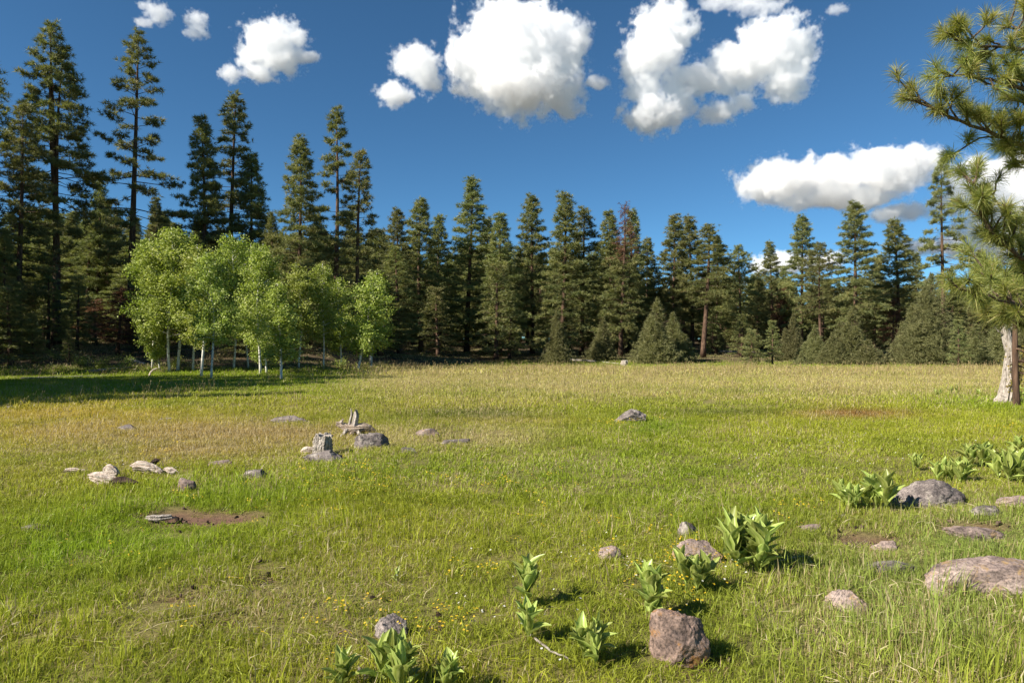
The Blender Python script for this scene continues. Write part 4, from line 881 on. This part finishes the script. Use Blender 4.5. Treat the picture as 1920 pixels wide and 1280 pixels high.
# ------------------------------------------------------------------ corn lilies: every leaf its own part
def leaf_mesh(seed, L=1.0, Wd=0.36, curve=0.35):
    rng = np.random.default_rng(seed); nl, nw = 9, 7
    t = np.linspace(0, 1, nl); w = Wd*np.sin(pi*np.clip(t*0.93+0.05, 0, 1))**0.8*(1-0.25*t)
    s = np.linspace(-1, 1, nw)
    x = t*L; zc = curve*(0.10*t-0.55*t**2.2)*L
    V = np.zeros((nl, nw, 3)); V[..., 0] = x[:, None]; V[..., 1] = w[:, None]*s[None, :]*0.5
    pleat = np.where(np.arange(nw) % 2 == 0, 1, -1)*0.020*L
    V[..., 2] = zc[:, None]+np.abs(s)[None, :]**1.4*w[:, None]*0.30+pleat[None, :]*(w/Wd)[:, None]
    V[..., 2] += 0.012*rng.normal(size=(nl, 1))
    i = np.arange(nl-1)[:, None]*nw; j = np.arange(nw-1)[None, :]; a = (i+j).ravel()
    t_ = np.concatenate([np.stack([a, a+1, a+1+nw], -1), np.stack([a, a+1+nw, a+nw], -1)])
    r = np.tile(np.where(np.arange(nw) % 2 == 0, 1.0, 0.05), nl)
    return MB().add(V, t_, r).mesh('leaf', M['lily'], True)
LEAVES = [leaf_mesh(1, Wd=0.46, curve=0.2), leaf_mesh(2, Wd=0.54, curve=0.5), leaf_mesh(3, Wd=0.40, curve=0.05), leaf_mesh(4, Wd=0.56, curve=0.8)]
stem_me = MB().add(*tube(np.array([[0, 0, -0.05], [0.01, 0, 0.4], [0, 0.01, 1.0]]), [0.055, 0.045, 0.02], 8)).mesh('stem', M['lily'], True)
from mathutils import Euler, Matrix
def corn_lily(px, py, hpx, wpx, stems, nleaf, label, seed):
    rng = np.random.default_rng(seed); c = at(px, py); k = c[1]/F; Hh = hpx*k*(1.32-0.03*stems); R = wpx*k/2
    root = thing('corn_lily', label, 'plant', c, group='corn lilies in the meadow')
    for s in range(stems):
        a = rng.uniform(0, 6.28); rr = R*0.55*math.sqrt(rng.uniform(0, 1)) if stems > 1 else 0
        x, y = rr*math.cos(a), rr*math.sin(a)*0.8; h = Hh*rng.uniform(0.62, 0.9)*(0.75 if stems > 1 else 0.7); z0 = float(gz(c[0]+x, c[1]+y))-c[2]
        so = link('stem', stem_me, root, (x, y, z0)); so.scale = (h*0.45, h*0.45, h); tilt = rr/R*0.35 if R > 0 else 0
        so.rotation_euler = (-math.sin(a)*tilt, math.cos(a)*tilt, 0)
        ax = Vector((math.cos(a)*math.sin(tilt), math.sin(a)*math.sin(tilt), math.cos(tilt))); g = rng.uniform(0, 6.28)
        for i in range(nleaf):
            u = (i+0.5)/nleaf; g += 2.4+rng.normal()*0.25
            el = radians(46+38*u+rng.normal()*9); ln = Hh*rng.uniform(0.40, 0.58)*(0.85+0.3*math.sin(pi*u))
            o = link('leaf', LEAVES[rng.integers(0, 4)], root, Vector((x, y, z0))+ax*h*(0.22+0.78*u)*0.96)
            o.rotation_euler = Euler((rng.normal()*0.25, -el, g), 'XYZ'); o.scale = (ln, ln*rng.uniform(0.85, 1.15), ln)
    return root
LILY = [(1407, 1074, 112, 118, 11, 8, 'largest bushy corn lily with many stems right of the pinkish dome boulder'),
 (1303, 1112, 70, 66, 3, 9, 'corn lily in front of the pinkish dome boulder'),
 (1205, 1160, 84, 66, 3, 8, 'corn lily left of and behind the tall rust-stained boulder'),
 (1105, 1245, 72, 82, 4, 7, 'half-flattened corn lily left of the tall rust-stained boulder'),
 (990, 1205, 76, 56, 1, 9, 'single-stemmed corn lily beside a fallen stick near the bottom'),
 (980, 1135, 74, 42, 2, 7, 'narrow two-tiered corn lily behind the single-stemmed one'),
 (740, 1300, 94, 108, 6, 8, 'tallest corn lily at the bottom edge in front of the dark grey rock'),
 (636, 1306, 70, 62, 2, 8, 'corn lily at the bottom edge left of the tallest bottom one'),
 (838, 1302, 66, 68, 3, 8, 'corn lily at the bottom edge right of the tallest bottom one'),
 (1662, 962, 66, 68, 3, 8, 'bright corn lily touching the left of the wide dark dome boulder'),
 (1604, 958, 52, 72, 5, 7, 'corn lily clump left of the bright one by the dome boulder'),
 (1712, 883, 30, 36, 2, 6, 'small corn lily standing alone behind the dome boulder'),
 (1785, 908, 46, 92, 8, 6, 'corn lily row right behind the top of the dome boulder'),
 (1826, 876, 42, 72, 6, 6, 'corn lily clump behind the row by the dome boulder'),
 (1888, 905, 62, 84, 8, 7, 'dense corn lily clump at the right edge above the reddish low rock'),
 (1910, 850, 30, 50, 4, 6, 'corn lily at the right edge behind the dense clump'),
 (743, 1096, 26, 16, 1, 4, 'tiny young corn lily alone in short grass'),
 (1759, 744, 14, 22, 3, 4, 'far corn lily left of the snag, left of a pair'), (1786, 739, 14, 22, 3, 4, 'far corn lily left of the snag, right of a pair'),
 (1835, 742, 12, 30, 3, 4, 'far corn lily close left of the snag'), (1916, 748, 24, 24, 3, 5, 'corn lily right of the thin pine at the picture edge'),
 (1250, 744, 9, 18, 2, 4, 'far little corn lily behind the lone hump-shaped boulder')]
for kk, (px, py, h, w, st_, nl, lab) in enumerate(LILY): corn_lily(px, py, h, w, st_, nl, lab, 500+kk)
# sticks
def stick(pts, r, mat, lab, seed):
    P = np.array([at(px, py)+np.array([0, 0, dz]) for px, py, dz in pts]); m_ = P[0].copy()
    t = np.linspace(0, 1, 10); s = np.linspace(0, 1, len(P)); B = np.stack([np.interp(t, s, P[:, a]) for a in range(3)], -1)-m_
    B[1:-1] += np.random.default_rng(seed).normal(size=(8, 3))*0.004
    tag(link('fallen_stick', MB().add(*tube(B, np.linspace(r, r*0.5, 10), 7)).mesh('stick', M[mat], True), None, m_), lab, 'stick')
stick([(992, 1200, 0.03), (1030, 1228, 0.03), (1066, 1248, 0.03)], 0.008, 'grey_wood', 'pale fallen stick beside the single-stemmed corn lily', 1)
stick([(628, 1196, 0.0), (650, 1200, 0.06), (672, 1215, 0.02)], 0.005, 'twig', 'thin dark twig left of the dark grey rock', 2)
stick([(1462, 1063, 0.05), (1490, 1055, 0.05), (1512, 1052, 0.04)], 0.005, 'straw', 'pale dry stick right of the largest corn lily', 3)

# ------------------------------------------------------------------ grass
def clump(seed, n, rad, h, w, lean=0.5, hv=0.4, flat=0.0, curl=0.5):
    rng = np.random.default_rng(seed)
    r = rad*np.sqrt(rng.uniform(0, 1, n)); a = rng.uniform(0, 6.28, n); P = np.stack([r*np.cos(a), r*np.sin(a), np.zeros(n)-0.01], -1)
    g = rng.uniform(0, 6.28, n); d = np.stack([np.cos(g), np.sin(g), np.zeros(n)], -1)
    hh = h*(1+hv*rng.normal(size=n)).clip(0.3, 1.9)[:, None]; ln = (lean*np.abs(rng.normal(size=n)))[:, None]
    up = np.array([0, 0, 1.0]); side = unit(np.cross(d, up)+rng.normal(size=(n, 3))*0.35)*w*rng.uniform(0.6, 1.3, (n, 1))*0.5
    m_ = P+hh*(up*0.55*(1-flat)+d*ln*0.3+up*0.02); tip = P+hh*(up*(1-curl*ln*0.5).clip(0.15, 1)*(1-flat)+d*ln*(0.9+flat)+up*0.03)
    V = np.stack([P-side, P+side, m_+side*0.8, m_-side*0.8, tip], 1).reshape(-1, 3); b = np.arange(n)[:, None]*5
    T = np.concatenate([b+np.array([[0, 1, 2]]), b+np.array([[0, 2, 3]]), b+np.array([[3, 2, 4]])])
    return MB().add(V, T, np.repeat(rng.uniform(0, 1, n), 5), np.tile([0, 0, 0.6, 0.6, 1], n)).mesh('clump', M['grass'], False)
def stalks(seed, n, rad, h, w, heads=True):
    """seed stalks with feathery heads"""
    rng = np.random.default_rng(seed); mb = MB()
    for i in range(n):
        a = rng.uniform(0, 6.28); r = rad*math.sqrt(rng.uniform(0, 1)); o = np.array([r*math.cos(a), r*math.sin(a), 0]); hh = h*rng.uniform(0.6, 1.3)
        g = rng.uniform(0, 6.28); d = np.array([math.cos(g), math.sin(g), 0])*rng.uniform(0.05, 0.5); s = np.array([-math.sin(g), math.cos(g), 0])*w*0.5
        m_ = o+hh*(np.array([0, 0, 0.55])+d*0.3); e = o+hh*(np.array([0, 0, 1.0])+d)
        mb.add(np.stack([o-s, o+s, m_+s*0.8, m_-s*0.8, e+s*0.5, e-s*0.5]), [[0, 1, 2], [0, 2, 3], [3, 2, 4], [3, 4, 5]], 0.06+0.07*rng.uniform())
        if heads:
            q = e+unit(d+np.array([0, 0, 1.2]))*hh*0.14; s2 = s*3.0
            mb.add(np.stack([e, (e+q)/2+s2, q, (e+q)/2-s2]), [[0, 1, 2], [0, 2, 3]], 0.08)
    return mb.mesh('stalks', M['grass'], False)
G = []
for k in range(4): G.append(clump(10+k, 40, 0.10, 0.055, 0.0048, 0.9))            # 0-3 near turf
for k in range(3): G.append(clump(20+k, 26, 0.09, 0.115, 0.0058, 0.55))             # 4-6 near taller blades
for k in range(2): G.append(clump(30+k, 16, 0.16, 0.22, 0.0030, 1.2, flat=0.75))   # 7-8 lying straw
for k in range(3): G.append(clump(40+k, 60, 0.20, 0.06, 0.0085, 0.9))             # 9-11 middle turf
for k in range(3): G.append(clump(50+k, 90, 0.40, 0.07, 0.015, 0.9))               # 12-14 farther
for k in range(3): G.append(clump(60+k, 130, 0.95, 0.10, 0.03, 0.8))              # 15-17 far
G.append(stalks(70, 4, 0.12, 0.26, 0.0020)); G.append(stalks(71, 12, 0.5, 0.26, 0.006)); G.append(stalks(72, 30, 1.0, 0.30, 0.013))   # 18, 19, 20
rng = np.random.default_rng(31337)
def scatter(y0, y1, dens, variants, probs, sc=1.0, want=None, dryadd=0.0, marg=0.80):
    """even scatter in the wedge seen by the camera, with margin to both sides"""
    n = int(dens*marg*(y1**2-y0**2)); Y = np.sqrt(rng.uniform(y0**2, y1**2, n)); X = rng.uniform(-marg, marg, n)*Y
    col, dry, ht, fo = meadow(X, Y); so = soil_amt(X, Y); keep = rng.uniform(0, 1, n) > so*0.95
    for (cx, cy_, a, b) in EXCL: keep &= ((X-cx)/a)**2+((Y-cy_)/b)**2 > 1
    keep &= rng.uniform(0, 1, n) > fo*0.72
    if want is not None: keep &= rng.uniform(0, 1, n) < want(X, Y, dry, ht)
    X, Y, col, dry, ht = X[keep], Y[keep], col[keep], dry[keep], ht[keep]; n = len(X)
    s = sc*rng.uniform(0.75, 1.25, n); 
    return dict(P=np.stack([X, Y, gz(X, Y)-0.05*soil_amt(X, Y)], -1), v=rng.choice(variants, n, p=probs), r=np.stack([rng.normal(size=n)*0.10, rng.normal(size=n)*0.10, rng.uniform(0, 6.28, n)], -1),
                s=np.stack([s, s, s*ht], -1), c=col, d=np.clip(dry+dryadd, 0, 1))
S = [scatter(2.0, 7.5, 190, [0, 1, 2, 3], [.25]*4), scatter(2.0, 9, 45, [4, 5, 6], [1/3]*3, want=lambda X, Y, d, h: np.clip((h-0.75)*0.9, 0.08, 1)),
     scatter(2.0, 9, 9, [7, 8], [.5, .5], dryadd=0.9, want=lambda X, Y, d, h: np.clip(d*1.6, 0, 1)),
     scatter(7.2, 17, 42, [9, 10, 11], [1/3]*3), scatter(16.5, 36, 11, [12, 13, 14], [1/3]*3), scatter(35, 100, 2.3, [15, 16, 17], [1/3]*3),
     scatter(3, 12, 0.5, [4, 5, 6], [1/3]*3, sc=1.5), scatter(11, 40, 0.2, [9, 10, 11], [1/3]*3, sc=1.9),
     scatter(2.2, 12, 5, [18], [1.0], want=lambda X, Y, d, h: np.clip(d*1.1, 0, 1), dryadd=0.6), scatter(11, 36, 2.2, [19], [1.0], want=lambda X, Y, d, h: np.clip(d*1.3, 0, 1), dryadd=0.6),
     scatter(34, 66, 1.1, [20], [1.0], want=lambda X, Y, d, h: np.clip(d*1.6-0.3, 0, 1), dryadd=0.5)]
cat = lambda k: np.concatenate([s[k] for s in S])
go = point_object('grass', cat('P'), cat('v'), cat('r'), cat('s'), cat('c'), cat('d'))
gn_instances(go, G); tag(go, 'meadow grass, green and ochre with dry straw and seed stalks', 'grass', kind='stuff')
print('grass clumps', len(cat('v')))

# crumbs of earth on the bare spots
bm = bmesh.new(); bmesh.ops.create_icosphere(bm, subdivisions=2, radius=1.0); bm.verts.ensure_lookup_table()
I2 = np.array([v.co[:] for v in bm.verts]); F2 = np.array([[v.index for v in f.verts] for f in bm.faces]); bm.free()
cl = [MB().add(I2*(1+0.5*fbm3(I2*1.6+k*5, 3, k))[:, None]*np.array([1, 0.8, 0.6]), F2).mesh('clod', M['rot_wood' if k < 2 else 'twig'], True) for k in range(4)]
P = []
for (cx, cy_, a, b) in SOIL:
    for i in range(int(30+140*a)): P.append((cx+rng.normal()*a*0.55, cy_+rng.normal()*b*0.6))
P = np.array(P); zz = gz(P[:, 0], P[:, 1])-0.05*soil_amt(P[:, 0], P[:, 1]); n = len(P); s_ = 0.004+0.022*rng.uniform(0, 1, n)**4
co = point_object('dirt_clods', np.stack([P[:, 0], P[:, 1], zz+s_*0.3], -1), rng.integers(0, 4, n), rng.uniform(0, 6, (n, 3)), np.stack([s_, s_, s_], -1))
gn_instances(co, cl); tag(co, 'dark crumbs of earth on the bare soil', 'soil', kind='stuff')
# small wildflowers
def flower(seed, n, rad, h, size, mat):
    rng = np.random.default_rng(seed); mb = MB()
    for i in range(n):
        o = np.array([rng.normal()*rad, rng.normal()*rad, h*rng.uniform(0.7, 1.2)]); a = np.arange(5)*2*pi/5+rng.uniform(0, 6); nrm = unit(np.array([rng.normal()*0.4-0.2, rng.normal()*0.4-0.3, 1.0]))
        u = unit(np.cross(nrm, np.array([0.2, 1, 0.1]))); w = np.cross(nrm, u)
        for t in a:
            d1 = u*math.cos(t)+w*math.sin(t); d2 = -u*math.sin(t)+w*math.cos(t)
            mb.add(np.stack([o, o+d1*size*0.7+d2*size*0.4, o+d1*size+nrm*size*0.2, o+d1*size*0.7-d2*size*0.4]), [[0, 1, 2], [0, 2, 3]])
    return mb.mesh('flower', M[mat], False)
for nm, lab, spots, srcm, dens in [('yellow_wildflowers', 'tiny yellow wildflowers dotted through the grass', [(1240, 1130, 90, 40, 70), (1310, 1085, 60, 40, 40), (1340, 1060, 80, 30, 40), (690, 1190, 80, 45, 24), (820, 1190, 90, 30, 30), (880, 1090, 60, 20, 15), (700, 910, 120, 40, 110), (520, 950, 200, 50, 70), (900, 920, 200, 60, 70), (1160, 800, 60, 8, 45), (1750, 930, 60, 20, 14), (1510, 970, 60, 30, 30), (450, 1200, 220, 60, 12), (250, 1030, 160, 60, 20), (300, 830, 250, 30, 80), (1100, 1000, 250, 60, 50), (1900, 810, 60, 10, 30)], [flower(1, 3, 0.035, 0.12, 0.008, 'petal'), flower(2, 5, 0.05, 0.13, 0.008, 'petal')], 1),
    ('white_wildflowers', 'tiny white flower heads scattered through the grass', [(1600, 850, 150, 30, 60), (1000, 1150, 200, 80, 40), (1250, 1080, 150, 60, 30), (270, 890, 80, 20, 30), (1500, 900, 200, 40, 40), (1050, 1080, 60, 60, 15)], [flower(3, 2, 0.03, 0.12, 0.007, 'petal_white')], 1)]:
    P = []
    for (px, py, rx, ry, n) in spots:
        for i in range(int(n*0.5)): P.append(at(px+rng.normal()*rx*0.6, max(700, py+rng.normal()*ry*0.6)))
    P = np.array(P); n = len(P); s = rng.uniform(0.8, 1.3, n)*np.clip(P[:, 1]/7, 1, 1.6)
    fo_ = point_object(nm, P, rng.integers(0, len(srcm), n), np.stack([0*s, 0*s, rng.uniform(0, 6.28, n)], -1), np.stack([s, s, np.ones(n)*rng.uniform(0.8, 1.2, n)], -1))
    gn_instances(fo_, srcm); tag(fo_, lab, 'flowers', kind='stuff')

# ------------------------------------------------------------------ clouds: real volumes far away
def cloud_mat():
    m, nt, out = newmat('cloud_vapour'); L = nt.links.new
    at_ = N(nt, 'ShaderNodeAttribute', attribute_name='density'); mu = N(nt, 'ShaderNodeMath', operation='MULTIPLY', inp={1: 0.058}); L(at_.outputs['Fac'], mu.inputs[0])
    v = N(nt, 'ShaderNodeVolumeScatter', inp={'Color': (1, 1, 1, 1), 'Anisotropy': 0.0}); L(mu.outputs[0], v.inputs['Density']); L(v.outputs[0], out.inputs['Volume'])
    m.cycles.volume_interpolation = 'LINEAR'
    return m
M['cloud'] = cloud_mat()
CY = 1500.0
def cloud(label, blobs, seed, amp=1.0, edge=0.30, vox=1.9, dens=1.0):
    """blobs: px, py, rx, ry in photo pixels -> lumps of vapour at CY metres"""
    k = CY/F; B = []
    cx = np.mean([b[0] for b in blobs]); cyy = np.mean([b[1] for b in blobs]); o = ray(cx, cyy, CY)
    rng = np.random.default_rng(seed)
    for (px, py, rx, ry) in blobs:
        B.append(((px-cx)*k, rng.normal()*0.12*rx*k, (cyy-py)*k, rx*k, 0.5*(rx+ry)*k, ry*k))
    B = np.array(B); lo = (B[:, :3]-B[:, 3:]*1.45).min(0); hi = (B[:, :3]+B[:, 3:]*1.45).max(0)
    ng = bpy.data.node_groups.new('cloud_shape', 'GeometryNodeTree'); ng.interface.new_socket('Geometry', in_out='INPUT', socket_type='NodeSocketGeometry'); ng.interface.new_socket('Geometry', in_out='OUTPUT', socket_type='NodeSocketGeometry')
    go = ng.nodes.new('NodeGroupOutput'); L = ng.links.new
    def node(t, **kw):
        n = ng.nodes.new(t)
        for a, b in kw.items(): setattr(n, a, b)
        return n
    pos = node('GeometryNodeInputPosition').outputs[0]
    # warp the position a little so that outlines billow
    nw = node('ShaderNodeTexNoise'); mr_ = float(np.mean([0.5*(b[2]+b[3]) for b in blobs])); nl = min(34.0, max(11.0, 0.62*mr_)); nw.inputs['Scale'].default_value = 1/(1.9*nl*k); nw.inputs['Detail'].default_value = 2.0
    off = node('ShaderNodeVectorMath', operation='ADD'); off.inputs[1].default_value = (seed*311.7, seed*97.3, seed*53.1); L(pos, off.inputs[0]); L(off.outputs[0], nw.inputs['Vector'])
    s5 = node('ShaderNodeVectorMath', operation='SUBTRACT'); s5.inputs[1].default_value = (0.5, 0.5, 0.5); L(nw.outputs['Color'], s5.inputs[0])
    sc_ = node('ShaderNodeVectorMath', operation='SCALE'); sc_.inputs['Scale'].default_value = 1.15*nl*k*amp; L(s5.outputs[0], sc_.inputs[0])
    wp = node('ShaderNodeVectorMath', operation='ADD'); L(pos, wp.inputs[0]); L(sc_.outputs[0], wp.inputs[1])
    cur = None
    for b in B:
        su = node('ShaderNodeVectorMath', operation='SUBTRACT'); su.inputs[1].default_value = b[:3]; L(wp.outputs[0], su.inputs[0])
        dv = node('ShaderNodeVectorMath', operation='DIVIDE'); dv.inputs[1].default_value = b[3:]; L(su.outputs[0], dv.inputs[0])
        ln = node('ShaderNodeVectorMath', operation='LENGTH'); L(dv.outputs[0], ln.inputs[0])
        if cur is None: cur = ln.outputs['Value']
        else:
            mn = node('ShaderNodeMath', operation='SMOOTH_MIN'); mn.inputs[2].default_value = 0.25; L(cur, mn.inputs[0]); L(ln.outputs['Value'], mn.inputs[1]); cur = mn.outputs[0]
    nz = node('ShaderNodeTexNoise'); nz.inputs['Scale'].default_value = 1/(nl*k); nz.inputs['Detail'].default_value = 8.0; nz.inputs['Roughness'].default_value = 0.68; L(off.outputs[0], nz.inputs['Vector'])
    m1 = node('ShaderNodeMath', operation='MULTIPLY_ADD'); m1.inputs[1].default_value = 2.9*amp; m1.inputs[2].default_value = 0.98-1.45*amp; L(nz.outputs[0], m1.inputs[0])
    m2 = node('ShaderNodeMath', operation='SUBTRACT'); L(m1.outputs[0], m2.inputs[0]); L(cur, m2.inputs[1])
    mr = node('ShaderNodeMapRange', interpolation_type='SMOOTHSTEP'); mr.inputs[1].default_value = 0.02; mr.inputs[2].default_value = edge; mr.inputs[3].default_value = 0.0; mr.inputs[4].default_value = dens; L(m2.outputs[0], mr.inputs[0])
    vc = node('GeometryNodeVolumeCube'); vc.inputs['Min'].default_value = lo; vc.inputs['Max'].default_value = hi
    for ax, s in zip('XYZ', (hi-lo)/vox): vc.inputs['Resolution '+ax].default_value = int(max(8, s))
    L(mr.outputs[0], vc.inputs['Density']); sm = node('GeometryNodeSetMaterial'); sm.inputs['Material'].default_value = M['cloud']; L(vc.outputs[0], sm.inputs[0]); L(sm.outputs[0], go.inputs[0])
    vd = bpy.data.volumes.new('cloud'); vd.materials.append(M['cloud']); ob = link('cloud', vd, None, o); md = ob.modifiers.new('vapour', 'NODES'); md.node_group = ng
    return tag(ob, label, 'cloud', 'cumulus clouds')
cloud('largest round white cloud near the top centre', [(965, 95, 100, 85), (1040, 85, 60, 65), (900, 120, 65, 55), (990, 165, 95, 60), (1060, 180, 45, 40), (1115, 158, 34, 14), (930, 60, 60, 45), (968, 25, 45, 28)], 1)
cloud('small two-lobed cloud left of the largest cloud', [(782, 118, 46, 32), (800, 145, 28, 32), (740, 178, 34, 24)], 2, vox=2.6)
cloud('upright ragged cloud right of the largest cloud', [(1245, 50, 62, 48), (1215, 112, 58, 38), (1190, 130, 34, 26), (1225, 215, 62, 36), (1205, 170, 40, 32), (1275, 195, 36, 24)], 3)
cloud('big tilted cloud with a tapering left end, right of the ragged upright one', [(1450, 95, 72, 58), (1385, 125, 70, 46), (1310, 148, 60, 30), (1265, 158, 36, 20), (1470, 160, 46, 38), (1500, 105, 30, 34)], 4)
cloud('little cloud under the big tilted one', [(1345, 212, 40, 24), (1388, 196, 30, 18)], 5, vox=2.4)
cloud('long flat-bottomed cloud above the right treeline', [(1470, 338, 85, 42), (1560, 336, 90, 42), (1650, 326, 95, 42), (1715, 308, 50, 32), (1590, 370, 100, 22), (1430, 350, 46, 28)], 6)
cloud('medium puffy cloud at upper left above the slender pine', [(515, 78, 58, 40), (480, 105, 38, 24), (530, 115, 40, 26), (575, 108, 28, 12), (490, 140, 34, 16)], 7, vox=2.6)
cloud('tiny round puff below the left end of the upper left cloud', [(435, 141, 20, 17)], 8, vox=2.2)
cloud('small wispy cloud nearest the top left corner', [(298, 28, 24, 20), (272, 42, 20, 9), (274, 12, 14, 9)], 9, vox=2.2, dens=0.7)
cloud('smallest upright puff at upper left', [(370, 42, 22, 18), (370, 62, 24, 12)], 10, vox=2.2, dens=0.7)
cloud('thin cloud strip along the top edge above the big tilted one', [(1350, 6, 44, 12), (1420, 6, 60, 12)], 11, vox=2.4, dens=0.5)
cloud('cloud behind the near pine boughs at right', [(1830, 330, 60, 42), (1900, 350, 70, 60), (1960, 330, 60, 70), (1880, 420, 80, 40)], 12, vox=3.4)
cloud('low torn cloud under the right end of the long flat one', [(1700, 395, 60, 18), (1650, 408, 36, 12), (1790, 380, 50, 22)], 13, vox=2.6, dens=0.7)
cloud('low cloud peeking between the thin pines at right', [(1470, 492, 62, 20), (1430, 500, 34, 14), (1545, 490, 40, 16)], 14, vox=2.8)
cloud('low cloud behind the spired pine at right', [(1720, 465, 46, 16), (1790, 460, 50, 20), (1860, 470, 60, 30)], 15, vox=2.8)
cloud('faint wisp at the top edge right of the big tilted cloud', [(1570, 18, 20, 10)], 16, vox=2.2, dens=0.5)
